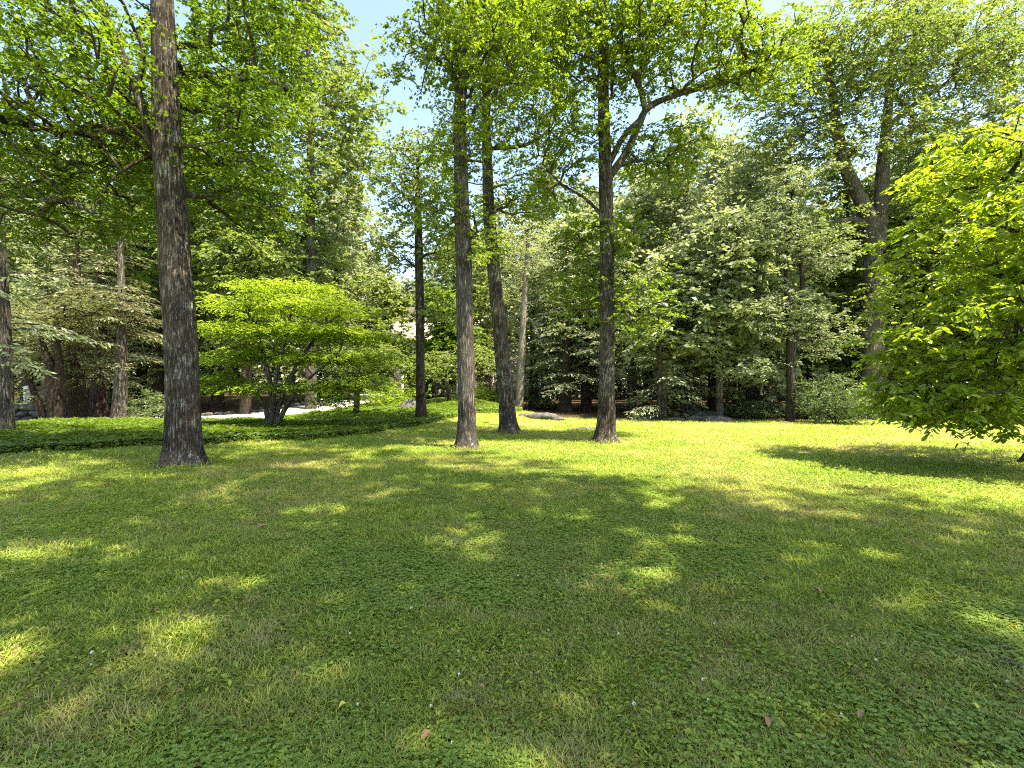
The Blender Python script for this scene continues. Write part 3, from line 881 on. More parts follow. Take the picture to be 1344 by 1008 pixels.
# ------------------------------------------------------------------ the wood behind: each tree by its own trunk and crown
def forest_tree(name, label, px, py, d, H, spread, crown0, rad, leaf_m, bark_m, seed, n=170, leaf=0.26, lean=0.0, flat=0.3):
    p = at(px, py, d)
    p[2] = float(ground_z(p[0], p[1]))
    r = np.random.default_rng(seed)
    z = np.array([-0.06, 0.25, 0.5, 0.75, 1.0])
    path = [[p[0] + lean * H * q + r.normal() * 0.15 * q, p[1] + r.normal() * 0.15 * q, p[2] + (H * q if q > 0 else q), rad * (1 - 0.9 * max(q, 0) ** 1.2)] for q in z]
    bl, m = [], 7
    for k in range(m):
        f = (k + 0.5) / m
        w = spread * math.sin(math.pi * min(0.93, 0.22 + 0.72 * f)) ** 0.8
        a = r.random() * 6.28
        bl.append(((p[0] + lean * H * f + math.cos(a) * w * 0.35, p[1] + math.sin(a) * w * 0.35, p[2] + crown0 + (H - crown0) * f), (w * 0.85, w * 0.85, (H - crown0) / m * 0.95), max(6, int(n / m * (0.5 + w / spread)))))
    return tree(name, label, 'tree', p, [path], bl, leaf_m, bark_m, seed, minz=p[2] + crown0 * 0.7, spacing=spread * 0.16, sides=14, ring=0.5,
                fol=dict(twigs=5, per=11, R=1.15, leaf=leaf, flat=flat, aspect=0.7, tilt=1.0), gr=dict(slope=0.3, step=0.9, rtip=0.016, rcap=rad * 0.5), relief=False)

FT = [(408, 548, 33, 34, 5.2, 7, 0.4, 'oak', 'bark_grey', 'tall tree with mottled pale trunk rising behind the lime green small tree', 380, 0.0),
      (255, 552, 30, 27, 4.6, 6, 0.3, 'maple', 'bark_dark', 'dark leafed tree whose crown fills the gap right of the big maple', 200, 0.0),
      (452, 540, 46, 24, 5.0, 8, 0.35, 'pale', 'bark_grey', 'hazy yellowish tree left of the open sky gap', 200, 0.0),
      (322, 548, 30, 13, 3.2, 4, 0.34, 'oak', 'bark_red', 'leaning brown trunk behind the lime green small tree at its left', 120, 0.04),
      (770, 541, 38, 17, 4.4, 4, 0.35, 'pale', 'bark_grey', 'pale leaved tree filling the background left of the fluted trunk', 200, 0.0),
      (850, 541, 40, 19, 4.8, 5, 0.4, 'oak', 'bark_grey', 'full crowned tree behind the low feathery hemlock', 220, 0.0),
      (975, 546, 38, 21, 5.0, 5, 0.4, 'far', 'bark_dark', 'broad blue green tree behind the dark twin stemmed tree', 220, 0.0),
      (1095, 548, 36, 13, 3.6, 3, 0.3, 'bright', 'bark_grey', 'sunny light green tree glowing between dark stems and massive fork', 150, 0.0),
      (1215, 552, 31, 18, 4.6, 4, 0.4, 'oak', 'bark_dark', 'leafy tree just right of the massive forked trunk', 220, 0.0),
      (1290, 556, 27, 15, 4.2, 3, 0.35, 'maple', 'bark_dark', 'dark tree behind the large leaved spreading tree', 180, 0.0),
      (1318, 550, 40, 27, 5.0, 9, 0.4, 'far', 'bark_dark', 'tall open crowned tree against the sky at upper right', 170, 0.0),
      (35, 552, 34, 18, 4.6, 5, 0.35, 'pale', 'bark_grey', 'pale tree behind the many stemmed one at far left', 200, 0.0),
      (185, 550, 36, 21, 5.0, 5, 0.4, 'oak', 'bark_dark', 'tall leafy tree directly behind the big maple trunk', 240, 0.0),
      (605, 535, 42, 15, 4.0, 3, 0.3, 'oak', 'bark_dark', 'rounded tree in front of the house between the centre pair', 130, 0.0),
      (655, 538, 50, 21, 4.2, 3, 0.3, 'pale', 'bark_grey', 'pale rounded tree seen past the leaning rear trunk', 170, 0.0),
      (1010, 546, 46, 24, 5.2, 7, 0.4, 'pale', 'bark_grey', 'tall soft crowned tree far behind the dark twin stemmed tree', 200, 0.0),
      (880, 541, 52, 24, 5.4, 7, 0.4, 'far', 'bark_grey', 'distant tall tree below the reaching limb of the fluted trunk', 200, 0.0),
      (725, 540, 55, 27, 5.0, 5, 0.4, 'far', 'bark_grey', 'distant blue green tree between centre pair and fluted trunk', 230, 0.0),
      (-90, 552, 30, 20, 5.0, 4, 0.4, 'oak', 'bark_dark', 'leafy tree beyond the left edge behind the edge hemlock', 200, 0.0),
      (300, 548, 46, 26, 5.2, 7, 0.4, 'far', 'bark_grey', 'distant tall tree behind the lime green small tree', 200, 0.0),
      (110, 548, 46, 25, 5.4, 6, 0.4, 'far', 'bark_grey', 'distant tall tree behind the tawny layered boughs at left', 200, 0.0),
      (1160, 548, 46, 22, 5.4, 4, 0.4, 'far', 'bark_grey', 'distant broad tree behind the massive forked trunk', 200, 0.0),
      (508, 533, 40, 9.5, 2.6, 2, 0.16, 'oak', 'bark_dark', 'small leafy tree screening the house left of the slim dark trunk', 100, 0.0),
      (580, 531, 37, 8.5, 2.5, 1.5, 0.16, 'maple', 'bark_dark', 'small leafy tree screening the house right of the slim dark trunk', 100, 0.0),
      (830, 541, 34, 15, 3.6, 4, 0.3, 'pale', 'bark_grey', 'pale soft leaved tree right behind the fluted trunk', 170, 0.0),
      (940, 546, 42, 22, 4.8, 5, 0.35, 'pale', 'bark_grey', 'pale soft crowned tree above the crooked dark trunk', 220, 0.0),
      (900, 545, 33, 19, 4.6, 1.6, 0.3, 'pale', 'bark_grey', 'soft grey green tree above the low feathery hemlock', 240, 0.0),
      (985, 546, 30, 15, 3.8, 1.2, 0.25, 'pale', 'bark_dark', 'soft grey green tree left of the dark twin stems', 200, 0.0),
      (740, 541, 36, 14, 3.6, 1.5, 0.25, 'pale', 'bark_dark', 'pale tree above the reddish flared hemlock trunk', 160, 0.0),
      (1110, 550, 32, 17, 3.8, 1.2, 0.25, 'oak', 'bark_dark', 'full green tree right behind the massive forked trunk', 190, 0.0),
      (220, 550, 34, 20, 4.4, 1.5, 0.3, 'oak', 'bark_dark', 'full green tree seen left and right of the big maple trunk', 220, 0.0),
      (120, 552, 33, 14, 4.0, 1.5, 0.25, 'pale', 'bark_dark', 'pale tree behind the reddish flared trunks at left', 170, 0.0),
      (445, 541, 40, 17, 3.6, 2.5, 0.25, 'pale', 'bark_grey', 'pale yellowish tree just above the vase shaped tree', 150, 0.0),
      (945, 549, 26.6, 11.5, 2.9, 3.7, 0.2, 'pale', 'bark_grey', 'slender pale leaved tree rising just behind the row of stones', 170, 0.0),
      (872, 549, 27.5, 9.5, 2.4, 3.4, 0.16, 'pale', 'bark_grey', 'pale leaved sapling overtopping the low feathery hemlock', 110, 0.0),
      (1400, 552, 32, 20, 5.2, 4, 0.4, 'oak', 'bark_dark', 'leafy tree past the right edge behind the spreading tree', 200, 0.0)]
for k, (px, py, d, H, sp, c0, rad, lm, bk, lab, n, lean) in enumerate(FT):
    forest_tree('forest_tree', lab, px, py, d, H, sp, c0, rad, M[lm], M[bk], 300 + k, n, 0.2 + 0.0035 * d, lean)

# dark hemlocks closing the wood low down: copies of the ones above
FH = [(60, 30, 2, 'dark hemlock thicket tree behind the many stemmed one', 0.8), (210, 32, 3, 'dark hemlock right behind the big maple trunk', 0.85), (285, 33, 5, 'dark hemlock left of the leaning brown trunk', 0.8),
      (700, 37, 0, 'dark hemlock beside the pale white barked trunk', 0.8), (800, 31, 2, 'dark hemlock directly behind the fluted trunk', 0.7), (770, 35, 3, 'second dark hemlock right of the reddish flared trunk', 0.8),
      (890, 37, 0, 'dark hemlock between grey trunk and low feathery hemlock', 0.9), (990, 36, 3, 'dark hemlock right of the crooked dark trunk', 0.85), (1120, 33, 0, 'dark hemlock left of the massive forked trunk', 0.75),
      (1190, 36, 5, 'dark hemlock right of the massive forked trunk', 0.85), (1250, 33, 3, 'dark hemlock behind the spreading tree leaves', 0.8), (1065, 40, 3, 'dark hemlock right of the dark twin stems', 0.8),
      (150, 37, 0, 'dark hemlock behind the tan pole trunk', 0.9), (5, 33, 3, 'dark hemlock behind the left edge trunk', 0.8), (640, 47, 0, 'dark hemlock beside the house behind the centre pair', 0.65)]
PROTO = {0: HEM[0], 2: HEM[2], 3: HEM[5], 5: HEM[5]}
low = {}
for k, (px, d, src, lab, sc) in enumerate(FH):
    p = at(px, 545, d)
    p[2] = float(ground_z(p[0], p[1])) - 0.02
    copy_thing(PROTO[src], p, 1.3 * k, (sc * 1.15, sc * 1.15, sc), lab, 'dark hemlocks under the wood')

# ------------------------------------------------------------------ shrubs at the wood's edge
def shrub(label, px, py, d, rx, rz, leaf_m, seed, n=70, leaf=0.1, name='shrub'):
    p = at(px, py, d)
    p[2] = float(ground_z(p[0], p[1]))
    r = np.random.default_rng(seed)
    st = []
    for k in range(5):
        a = k * 1.257 + r.random()
        st.append([[p[0] + 0.05 * math.cos(a), p[1] + 0.05 * math.sin(a), p[2] - 0.05, 0.03], [p[0] + 0.3 * rx * math.cos(a), p[1] + 0.3 * rx * math.sin(a), p[2] + rz * 0.6, 0.02], [p[0] + 0.6 * rx * math.cos(a), p[1] + 0.6 * rx * math.sin(a), p[2] + rz * 1.3, 0.008]])
    return tree(name, label, 'shrub', p, st, [((p[0], p[1], p[2] + rz * 0.95), (rx, rx, rz * 0.9), n), ((p[0] + rx * 0.4, p[1] - 0.2, p[2] + rz * 0.55), (rx * 0.8, rx * 0.8, rz * 0.5), n // 3)], leaf_m, M['bark_dark'], seed,
                minz=p[2] + 0.1, spacing=0.22 * rx, sides=8, ring=0.3, fol=dict(twigs=6, per=10, R=0.42 * max(1, rx * 0.6), leaf=leaf, flat=0.6, aspect=0.45, tilt=0.8, droop=0.0, sag=0.1), gr=dict(slope=0.3, step=0.3, rtip=0.006, rcap=0.03), relief=False)

SH = [('rounded dark evergreen shrub left of the massive forked trunk', 1096, 560, 23.5, 1.5, 1.3, 'shrub', 150, 0.11), ('bright green shrub beside the driveway bend', 500, 535, 34, 1.6, 0.9, 'bright', 60, 0.14),
      ('yellow green shrub left of the slim dark trunk', 530, 530, 36, 1.4, 1.0, 'bright', 50, 0.14), ('dark low shrub on the far lawn edge behind the rocks', 985, 550, 28, 1.3, 0.45, 'shrub', 60, 0.12),
      ('shrub below the crooked dark trunk at lawn edge', 950, 545, 34, 1.6, 0.9, 'oak', 60, 0.14), ('shrub under the spreading tree at far lawn edge', 1290, 556, 24, 1.6, 0.9, 'oak', 70, 0.12),
      ('shrub just right of the massive forked trunk', 1185, 556, 26, 1.7, 1.1, 'shrub', 70, 0.12), ('broad shrub at the right end of the far lawn edge', 1375, 560, 22, 1.7, 1.0, 'shrub', 70, 0.11),
      ('light green shrub before the house right of the slim trunk', 625, 530, 36, 1.5, 0.9, 'bright', 50, 0.14), ('shrub on the bank before the house at the leaning rear trunk', 650, 533, 38, 1.5, 0.8, 'oak', 50, 0.14),
      ('dark shrub in the shade beside the big maple trunk', 205, 552, 26, 1.5, 0.8, 'shrub', 60, 0.12), ('shrub beyond the driveway left of the vase shaped tree', 420, 535, 38, 1.8, 0.9, 'oak', 60, 0.14),
      ('sunlit shrub at the far left behind the groundcover', 30, 552, 30, 1.6, 0.8, 'pale', 50, 0.14), ('dark shrub right of the dark twin stems', 1060, 555, 27, 1.3, 0.9, 'shrub', 60, 0.12),
      ('shrub left of the reddish flared hemlock trunk', 715, 545, 36, 1.6, 0.7, 'shrub', 50, 0.13)]
for k, (lab, px, py, d, rx, rz, lm, n, lf) in enumerate(SH):
    shrub(lab, px, py, d, rx, rz, M[lm], 500 + k, n, lf)

# far wood that reads as one mass
r = np.random.default_rng(909)
P = []
for a in np.linspace(-1.12, 1.12, 150):
    for row in range(2):
        d = 64 + 14 * row + r.random() * 10
        aa = a + r.normal() * 0.01
        gap = math.exp(-((math.tan(aa) * 640 + 672 - 525) / 55) ** 2)
        H = (17 + 9 * vnoise(aa * 9, row * 3.3, 2) + 3 * r.random()) * (1 - 0.3 * gap)
        n = int(190)
        u = r.random(n)
        w = 3.4 * np.sin(np.pi * np.clip(0.25 + 0.72 * u, 0, 0.96)) ** 0.7
        q = norm(r.normal(size=(n, 3)))
        P.append(np.stack([d * math.sin(aa) + q[:, 0] * w, d * math.cos(aa) + q[:, 1] * w, 0.5 + H * u + q[:, 2] * 1.0], 1))
P = np.concatenate(P)
v, f = foliage(P, norm(r.normal(size=P.shape)), r, 2, 4, 1.2, 0.62, flat=0.5, aspect=0.75, tilt=0.7)
tag(mesh_obj('far_wood', v, f, M['far']), 'far wood closing the view behind the separate trees', 'wood', kind='stuff')

# ------------------------------------------------------------------ shade trees standing beside and behind the viewpoint
def shade_tree(label, x, y, H, spread, seed, n, off=(0, 0), c0=8.0):
    p = np.array([x, y, float(ground_z(x, y))])
    path = [[x, y, p[2] - 0.06, 0.46], [x, y, p[2] + 4, 0.4], [x + 0.2 + off[0] * 0.5, y + off[1] * 0.5, p[2] + 15, 0.26], [x + off[0], y + off[1], p[2] + H, 0.04]]
    tree('shade_tree', label, 'tree', p, [path], [((x + off[0], y + off[1], c0 + (H - c0) * 0.5), (spread, spread, (H - c0) * 0.5), n), ((x + off[0], y + off[1], c0 + 1.5), (spread * 0.9, spread * 0.9, 1.5), n // 3)], M['oak'], M['bark_big'], seed, minz=c0 - 3, spacing=0.7, sides=20, ring=0.4,
         fol=dict(twigs=5, per=10, R=1.05, leaf=0.24, flat=0.3, aspect=0.75, tilt=0.4), gr=dict(slope=0.3, step=0.8, rcap=0.15), relief=False)
shade_tree('tall shade tree standing far to the right of the viewpoint', 11.0, -2.3, 27, 6.0, 611, 200, (0, 0), 16)
shade_tree('lower broad shade tree standing just right of the viewpoint', 4.7, 0.9, 24, 5.8, 612, 165, (0, 0.3), 13)
shade_tree('very tall shade tree standing right of the viewpoint, nearest the lawn', 7.4, 3.0, 36, 5.2, 613, 110, (-0.6, 0), 25)

# ------------------------------------------------------------------ house behind the trees
hx, hy = -9.5, 58.0
hz = float(ground_z(hx, hy))
house = thing('house', 'pale two storey house with grey pink roof glimpsed through the trees', 'house', (hx, hy, hz))
g = Geo(); g.box(-8, 8, 0, 9, -0.3, 6.2); g.obj('wall', M['wall'], house)
g = Geo(); g.box(8.0, 13, 1.5, 8, -0.3, 3.2); g.obj('garage_wall', M['wall'], house)
def gable(name, x0, x1, y0, y1, z0, h, par):
    ym = (y0 + y1) / 2
    v = [(x0, y0, z0), (x1, y0, z0), (x1, ym, z0 + h), (x0, ym, z0 + h), (x0, y1, z0), (x1, y1, z0)]
    t = 0.18
    v = v + [(a, b_, c + t) for a, b_, c in v]
    f = [(0, 3, 2, 1), (3, 4, 5, 2), (6, 7, 8, 9), (9, 8, 11, 10), (0, 1, 7, 6), (5, 4, 10, 11), (1, 2, 8, 7), (2, 5, 11, 8), (0, 6, 9, 3), (3, 9, 10, 4)]
    return mesh_obj(name, v, f, M['roof'], par)
rf = gable('roof', -8.5, 8.5, -0.6, 9.6, 6.2, 3.6, house)
gable('garage_roof', 8.02, 13.4, 1.0, 8.5, 3.2, 2.2, house)
g = Geo(); g.box(-4, -2.9, 4.0, 5.0, 8.6, 11.0); g.obj('chimney', M['stone'], rf)
for x in (-8, 8):                                   # gable ends
    mesh_obj('gable_end', [(x * 0.99, 0, 6.2), (x * 0.99, 9, 6.2), (x * 0.99, 4.5, 9.38), (x * 0.96, 0, 6.2), (x * 0.96, 9, 6.2), (x * 0.96, 4.5, 9.38)], [(0, 1, 2, 2), (3, 5, 4, 4), (0, 2, 5, 3), (1, 4, 5, 2)], M['wall'], house)
for zz in (1.0, 4.0):
    for xx in (-6.4, -3.6, -0.8, 2.0, 4.8):
        if zz == 1.0 and xx == -0.8:
            continue
        g = Geo()
        g.box(xx - 0.08, xx, -0.07, -0.003, zz - 0.08, zz + 1.68); g.box(xx + 1.1, xx + 1.18, -0.07, -0.003, zz - 0.08, zz + 1.68)
        g.box(xx, xx + 1.1, -0.07, -0.003, zz + 1.6, zz + 1.68); g.box(xx, xx + 1.1, -0.09, -0.003, zz - 0.08, zz); g.box(xx + 0.52, xx + 0.58, -0.06, -0.03, zz, zz + 1.6)
        w = g.obj('window', M['white'], house)
        g = Geo(); g.box(xx, xx + 1.1, -0.03, -0.004, zz, zz + 1.6); g.obj('pane', M['glass'], w)
g = Geo(); g.box(-0.8, 0.3, -0.06, -0.003, 0.1, 2.2); g.obj('door', M['twig'], house)
g = Geo(); g.box(-3.2, 7.6, -2.6, -0.1, 2.9, 3.1); g.obj('porch_roof', M['roof'], house)
for xx in (-3.0, -0.9, 1.2, 3.3, 5.4, 7.3):
    g = Geo(); g.add(*tube([(xx, -2.4, 0), (xx, -2.4, 1.4), (xx, -2.4, 2.9)], [0.14, 0.13, 0.11], 12)); g.obj('porch_column', M['white'], house, None, True)

# white post by the bank and the pale post far left
def post(px, py, d, h, w, label, cat='post'):
    p = at(px, py, d)
    p[2] = float(ground_z(p[0], p[1]))
    t = thing('white_post', label, cat, p)
    g = Geo(); g.box(-w, w, -w, w, -0.1, h); g.obj('shaft', M['white'], t)
    g = Geo(); g.box(-w * 1.35, w * 1.35, -w * 1.35, w * 1.35, h + 0.002, h + 0.06)
    g.add([(-w, -w, h + 0.062), (w, -w, h + 0.062), (w, w, h + 0.062), (-w, w, h + 0.062), (0, 0, h + 0.16)], [(0, 1, 4, 4), (1, 2, 4, 4), (2, 3, 4, 4), (3, 0, 4, 4)])
    g.obj('cap', M['white'], t)
post(671, 532, 40, 1.0, 0.09, 'white square post beside the leaning rear trunk')
post(36, 548, 32, 1.5, 0.13, 'pale square post at far left behind the groundcover')
post(62, 548, 36, 1.2, 0.09, 'thin pale post behind the many stemmed tree')

# low dark stone wall at the far left
g = Geo()
r = np.random.default_rng(5)
wb = at(10, 552, 24.6)
wz = float(ground_z(wb[0], wb[1]))
for row in range(3):
    x = -1.6 + 0.12 * (row % 2)
    while x < 1.4:
        l = 0.35 + 0.3 * r.random()
        v, f = rock_mesh((l * 0.6, 0.32, 0.24), r.integers(1e6), 0.8)
        g.add(v + np.array([x + l / 2, r.normal() * 0.03, 0.12 + 0.3 * row]), f)
        x += l
o = g.obj('stone_wall', M['stone'])
o.location = (float(wb[0]), float(wb[1]), wz)
tag(o, 'low dark stone wall at far left behind the edge hemlock trunk', 'wall')

# ------------------------------------------------------------------ rocks and kerb
RK = [(714, 549, 26, (0.95, 0.6, 0.55), 'domed grey rock on the lawn left of the fluted trunk', 0.62), (690, 547, 27, (0.5, 0.4, 0.3), 'small flat rock left of the domed grey rock', 0.45), (732, 550, 25.5, (0.34, 0.3, 0.28), 'small rock touching the domed rock on its right', 0.6),
      (769, 563, 20, (0.62, 0.4, 0.22), 'flat pale stone lying in the lawn beside the fluted trunk', 0.3), (538, 531, 27, (1.0, 0.7, 0.8), 'grey boulder in the groundcover left of the slim dark trunk', 0.6), (526, 533, 26.5, (0.5, 0.45, 0.4), 'small stone at the foot of the grey boulder', 0.5),
      (848, 549, 26.5, (1.0, 0.55, 0.3), 'long low rock at the foot of the feathery hemlock', 0.45), (888, 552, 25.5, (0.45, 0.35, 0.3), 'leftmost small pale stone of the lawn edge row', 0.5), (912, 551, 25.6, (0.6, 0.4, 0.42), 'pale stone left of the longest one in the row', 0.55),
      (928, 546, 27.5, (0.8, 0.6, 0.6), 'brownish boulder behind the row of pale stones', 0.6), (936, 553, 25, (0.95, 0.5, 0.42), 'longest pale stone of the row on the lawn edge', 0.5), (952, 552, 25.4, (0.4, 0.35, 0.32), 'small stone at the right end of the row', 0.55),
      (1030, 557, 24.2, (0.3, 0.25, 0.14), 'little stone at the foot of the dark twin stems', 0.4)]
for k, (px, py, d, sz, lab, fl) in enumerate(RK):
    p = at(px, py, d)
    rock(p, sz, 700 + k, lab, None, fl)
g = Geo()
r = np.random.default_rng(15)
for side in (1,):
    e = dq[:, :2] + dn * 2.25 * side
    ln = np.concatenate([[0], np.cumsum(np.linalg.norm(np.diff(e, axis=0), axis=1))])
    s_ = 6.0
    while s_ < ln[-1]:
        l = 0.45 + 0.35 * r.random()
        x, y = np.interp(s_, ln, e[:, 0]), np.interp(s_, ln, e[:, 1])
        k = min(len(e) - 2, int(np.searchsorted(ln, s_)))
        a = math.atan2(*(e[k + 1] - e[k])[::-1]) if k < len(e) - 1 else 0
        v, f = rock_mesh((l * 0.55, 0.16, 0.2), r.integers(1e6), 0.7)
        v = np.stack([v[:, 0] * math.cos(a) - v[:, 1] * math.sin(a) + x, v[:, 0] * math.sin(a) + v[:, 1] * math.cos(a) + y, v[:, 2] + ground_z(x, y) + 0.08], 1)
        g.add(v, f)
        s_ += l
tag(g.obj('stone_kerb', M['stone']), 'low rough stone kerb along the far edge of the driveway', 'kerb', kind='structure')

# ------------------------------------------------------------------ groundcover bed
def bed_front(x):
    return np.interp(x, [-30, -12.6, -12.0, -9.6, -6.6, -5.2, -4.1, -2.6, -0.6, 0.6, 1.2], [10.5, 12.2, 13.0, 14.8, 15.6, 18, 21.2, 24.5, 27, 31, 60]) + 0.25 * np.sin(x * 2.3) + 0.2 * np.sin(x * 5.1) + 0.5 * (vnoise(x * 3.1, x * 0 + 2, 4) - 0.5) + 0.3 * (vnoise(x * 9.3, x * 0 + 5, 6) - 0.5)
def in_bed(x, y):
    back = np.where(x < -12, 24.2, 40)
    return (y > bed_front(x)) & (y < back) & (drive_dist(x, y) > 2.5) & (x < 1.1) & ~((x < -8) & (y > 38))
r = np.random.default_rng(77)
N = 90000
x, y = -22 + 23 * r.random(N), 11 + 28 * r.random(N)
k = in_bed(x, y + 0.7 * r.random(N) ** 3)
x, y = x[k], y[k]
hgt = 0.04 + 0.22 * fbm(x / 0.7, y / 0.7, 5) * smooth(0, 0.6, y - bed_front(x)) + 0.07 * r.random(len(x))
n = len(x)
per = 5
a = r.random(n * per) * 6.283
d = np.stack([np.cos(a), np.sin(a), 0.15 + 0.3 * r.random(n * per)], 1)
p = np.repeat(np.stack([x, y, ground_z(x, y) + hgt], 1), per, 0) + r.normal(size=(n * per, 3)) * np.array([0.03, 0.03, 0.025])
v, f = leaf_quads(p, d, np.array([0, 0, 1.0]) + r.normal(size=p.shape) * 0.35, 0.085 + 0.05 * r.random(n * per), 0.045 + 0.02 * r.random(n * per), 0.1, 0.35)
# stems and lower leaves that close the front of the bed
m = 60000
xf = -22 + 23 * r.random(m)
yf = bed_front(xf) + np.abs(r.normal(size=m)) * 0.25
kk = in_bed(xf, yf + 0.02)
xf, yf = xf[kk], yf[kk]
pf = np.stack([xf, yf, ground_z(xf, yf) + 0.02 + 0.2 * r.random(len(xf))], 1)
a = r.random(len(xf)) * 6.283
v2, f2 = leaf_quads(pf, np.stack([np.cos(a), np.sin(a), 0.1 + 0 * a], 1), np.array([0, -0.4, 1.0]) + r.normal(size=pf.shape) * 0.4, 0.09 + 0 * a, 0.05 + 0 * a, 0.1, 0.3)
tag(mesh_obj('groundcover', np.concatenate([v, v2]), np.concatenate([f, f2 + len(v)]), M['pachy']), 'glossy low groundcover bed along the left side of the lawn', 'groundcover', kind='stuff')

# ------------------------------------------------------------------ lawn grass, clover
def scatter(n, d0, d1, half, r, power=2.0):
    u = r.random(n)
    d = d0 * (d1 / d0) ** u if power == 2.0 else (d0 ** (2 - power) + u * (d1 ** (2 - power) - d0 ** (2 - power))) ** (1 / (2 - power))
    a = (r.random(n) * 2 - 1) * half
    return d * np.sin(a), d * np.cos(a), d
r = np.random.default_rng(1234)
x, y, d = scatter(620000, 1.2, 34, math.radians(60), r, 2.0)
k = (~in_bed(x, y)) & (woods_mask(x, y) < 0.6) & (drive_dist(x, y) > 1.8) & (foot_dist(x, y) + 0.35 * fbm(x / 0.2, y / 0.2, 3, 2) + 0.3 * r.random(len(x)) > 1.05)
x, y, d = x[k], y[k], d[k]
foot = np.zeros(len(x))
for px, py, d_, rr in ((239, 612, 10.4, 0.55), (613, 588, 13.5, 0.42), (668, 568, 18.2, 0.5), (794, 580, 15.0, 0.45)):
    q = at(px, py, d_)
    m = 350
    a = r.random(m) * 6.283
    e = rr * (0.75 + 0.5 * r.random(m))
    x, y, d = np.concatenate([x, q[0] + e * np.cos(a)]), np.concatenate([y, q[1] + e * np.sin(a)]), np.concatenate([d, np.full(m, d_)])
    foot = np.concatenate([foot, 0.025 + 0.06 * r.random(m) ** 2])
n = len(x)
a = r.random(n) * 6.283
tuft = fbm(x / 0.22, y / 0.22, 2, 2)
patch = fbm(x / 1.1, y / 1.1, 6, 3)
h = (0.018 + 0.034 * r.random(n)) * (0.45 + 1.1 * tuft) * (0.7 + 0.6 * patch) * (1 + 0.02 * d) + foot
w = 0.004 + 0.00105 * d
lean = (0.4 + 2.0 * r.random(n)) * h
s = np.stack([np.cos(a), np.sin(a), 0 * a], 1)
t = np.stack([-np.sin(a), np.cos(a), 0 * a], 1) * lean[:, None]
b0 = np.stack([x, y, ground_z(x, y) - 0.004], 1)
top = b0 + t + np.array([0, 0, 1.0]) * h[:, None]
v = np.stack([b0 - s * w[:, None] / 2, b0 + s * w[:, None] / 2, top + s * w[:, None] * 0.16, top - s * w[:, None] * 0.16], 1)
tag(mesh_obj('grass', v.reshape(-1, 3), np.arange(n * 4).reshape(-1, 4), M['blade']), 'short uneven lawn grass with straw patches', 'grass', kind='stuff')

r = np.random.default_rng(4321)
x, y, d = scatter(260000, 1.2, 16, math.radians(58), r, 2.0)
cl = fbm(x / 1.5 + 3, y / 1.5, 4, 4) + 0.16 * (fbm(x / 0.25, y / 0.25, 1, 2) - 0.5)
k = (cl + 0.10 * (r.random(len(x)) - 0.5) + 0.12 * (r.random(len(x)) - 0.5) > 0.52) & ~in_bed(x, y)
x, y, d = x[k], y[k], d[k]
n = len(x)
z = ground_z(x, y) + 0.012 + 0.04 * r.random(n)
a0 = r.random(n) * 6.283
tilt = r.normal(size=(n, 3)) * 0.3
vs = []
for q in range(3):
    a = a0 + q * 2.094
    dd = np.stack([np.cos(a), np.sin(a), 0.1 + 0 * a], 1)
    L = 0.011 + 0.006 * r.random(n) + 0.0011 * d
    vv, ff = leaf_quads(np.stack([x, y, z], 1), dd, np.array([0, 0, 1.0]) + tilt, L, L * 0.95, 0.12, 0.05)
    vs.append(vv)
v = np.concatenate(vs)
tag(mesh_obj('clover', v, np.arange(len(v)).reshape(-1, 4), M['clover']), 'low clover leaves in darker patches through the lawn', 'clover', kind='stuff')

# small broad leaves of the lawn's weeds, lying every way between the blades
r = np.random.default_rng(2468)
x, y, d = scatter(360000, 1.2, 22, math.radians(58), r, 2.0)
k = (~in_bed(x, y)) & (woods_mask(x, y) < 0.5) & (fbm(x / 0.35, y / 0.35, 7, 2) + 0.4 * r.random(len(x)) > 0.62)
x, y, d = x[k], y[k], d[k]
n = len(x)
a = r.random(n) * 6.283
dd = np.stack([np.cos(a), np.sin(a), 0.1 + 0.8 * r.random(n) ** 2], 1)
L = (0.016 + 0.024 * r.random(n)) * (1 + 0.03 * d) + 0.0006 * d
v, f = leaf_quads(np.stack([x, y, ground_z(x, y) + 0.008 + 0.028 * r.random(n)], 1), dd, np.array([0, 0, 1.0]) + r.normal(size=(n, 3)) * 0.45, L, L * (0.22 + 0.4 * r.random(n) ** 2), 0.12, 0.15)
tag(mesh_obj('lawn_weeds', v, f, M['weed']), 'small broad weed leaves mixed through the lawn grass', 'weeds', kind='stuff')

# white clover blossoms
def blossom():
    r = np.random.default_rng(3)
    g = Geo()
    for k in range(34):
        zc = 1 - 1.5 * k / 33
        a = k * 2.4
        q = math.sqrt(max(0, 1 - zc * zc))
        dr = np.array([[q * math.cos(a), q * math.sin(a), zc]])
        v, f = leaf_quads(dr * 0.003, dr, np.array([[-q * math.sin(a + 1), q * math.cos(a), 0.6]]), np.array([0.0085]), np.array([0.0042]), 0.2, 0.0)
        g.add(v, f)
    return g
bl0 = None
fl = [(121, 872), (205, 871), (648, 860), (602, 868), (460, 845), (938, 832), (990, 840), (1150, 885), (1105, 957), (923, 910), (930, 938), (450, 1000), (594, 998), (690, 765), (680, 766), (742, 759), (283, 742), (95, 742),
      (22, 734), (720, 842), (812, 843), (566, 940), (603, 905), (470, 943), (832, 940), (120, 890), (1118, 849), (540, 811), (240, 768), (1323, 911), (790, 750), (430, 700)]
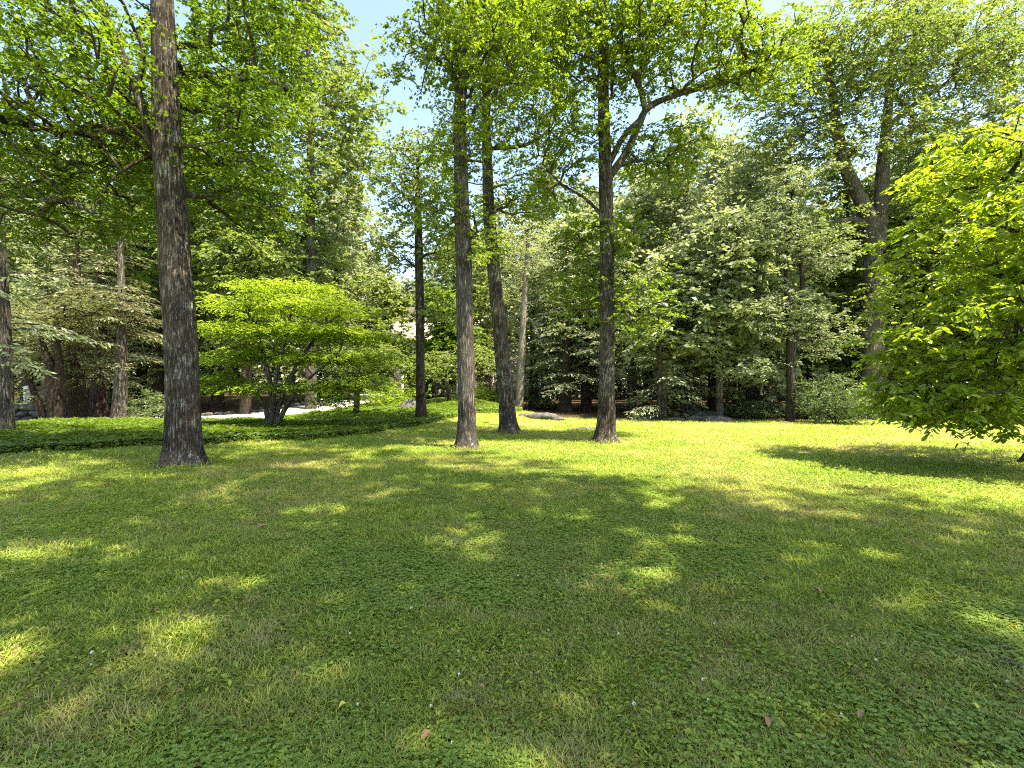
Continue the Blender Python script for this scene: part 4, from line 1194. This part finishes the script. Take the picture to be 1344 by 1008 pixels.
for px, py in fl:
    p = hit(px, py)
    if bl0 is None:
        bl0 = thing('clover_flower', 'small white clover blossom standing in the lawn', 'flower', (p[0], p[1], ground_z(p[0], p[1])), 'white clover blossoms in the lawn')
        o = blossom().obj('flower_head', M['flower'], bl0)
        o.location = (0, 0, 0.062)
        g = Geo(); g.add(*tube([(0, 0, -0.01), (0.003, 0, 0.03), (0, 0, 0.06)], [0.0012, 0.0011, 0.001], 5)); g.obj('stalk', M['clover'], bl0)
    else:
        copy_thing(bl0, (p[0], p[1], ground_z(p[0], p[1])), random.random() * 6, 0.65 + 0.35 * random.random(), 'small white clover blossom standing in the lawn')

# fallen twigs and leaves
def twig(px, py, L, rad, ang, lab, fork=True):
    p = hit(px, py)
    g = Geo()
    z = 0.035
    q = np.array([[-L / 2, 0, z], [-L / 6, 0.04 * L, z + 0.01], [L / 5, -0.02 * L, z + 0.004], [L / 2, 0.03 * L, z]])
    g.add(*tube(resample(q, L / 14), np.linspace(rad, rad * 0.5, len(resample(q, L / 14))), 7))
    if fork:
        q2 = np.array([[-L / 8, 0.03 * L, z + 0.01], [L / 12, 0.14 * L, z + 0.02], [L / 5, 0.2 * L, z + 0.01]])
        k = resample(q2, L / 14)
        g.add(*tube(k, np.linspace(rad * 0.7, rad * 0.3, len(k)), 6))
    o = g.obj('twig', M['twig'])
    o.location = (float(p[0]), float(p[1]), float(ground_z(p[0], p[1])))
    o.rotation_euler = (0, 0, ang)
    tag(o, lab, 'twig')
twig(936, 763, 0.13, 0.012, 0.2, 'short dark stick lying in the grass right of centre')
twig(1325, 886, 0.15, 0.01, -0.7, 'dark broken stick in the grass near the right edge', True)
twig(1285, 772, 0.32, 0.005, -0.15, 'long thin pale twig in the grass toward the right', False)
twig(603, 698, 0.1, 0.012, 0.9, 'tiny dark twig on the lawn near the middle')
def fallen(px, py, L, mat, ang, lab, name='fallen_leaf'):
    p = hit(px, py)
    u = np.linspace(0, 1, 7)
    wv = L * 0.32 * np.sin(np.pi * u ** 0.8) + 0.001
    v, f = [], []
    for i_, (q, w) in enumerate(zip(u, wv)):
        for sgn in (-1, 0, 1):
            v.append((q * L - L / 2, sgn * w, 0.045 + 0.02 * abs(sgn) * math.sin(q * 3) + 0.012 * q))
        if i_:
            for c in (0, 1):
                b0_ = (i_ - 1) * 3 + c
                f.append((b0_, b0_ + 1, b0_ + 4, b0_ + 3))
    o = mesh_obj(name, v, f, mat)
    o.location = (float(p[0]), float(p[1]), float(ground_z(p[0], p[1])))
    o.rotation_euler = (0.15, -0.2, ang)
    tag(o, lab, 'leaf')
fallen(452, 941, 0.04, M['yellow'], 0.3, 'yellow fallen leaf in the foreground grass left of centre')
fallen(1003, 962, 0.045, M['drybits'], 1.5, 'pale tan leaf near the bottom edge right of centre')
fallen(560, 980, 0.05, M['drybits'], 0.8, 'pale tan dry leaf near the bottom edge left of centre')
fallen(1070, 784, 0.07, M['drybits'], 2.2, 'tan dry leaf on the lawn right of the short dark stick')
fallen(1275, 943, 0.04, M['yellow'], 2.0, 'yellow green fallen leaf near the lower right corner')
fallen(1130, 954, 0.04, M['drybits'], 0.4, 'brown curled leaf low in the foreground at right')
fallen(345, 698, 0.1, M['drybits'], 0.4, 'reddish dry leaf on the lawn in front of the big maple')
fallen(143, 639, 0.14, M['drybits'], 0.1, 'pale dry leaf scrap left of the big maple foot')
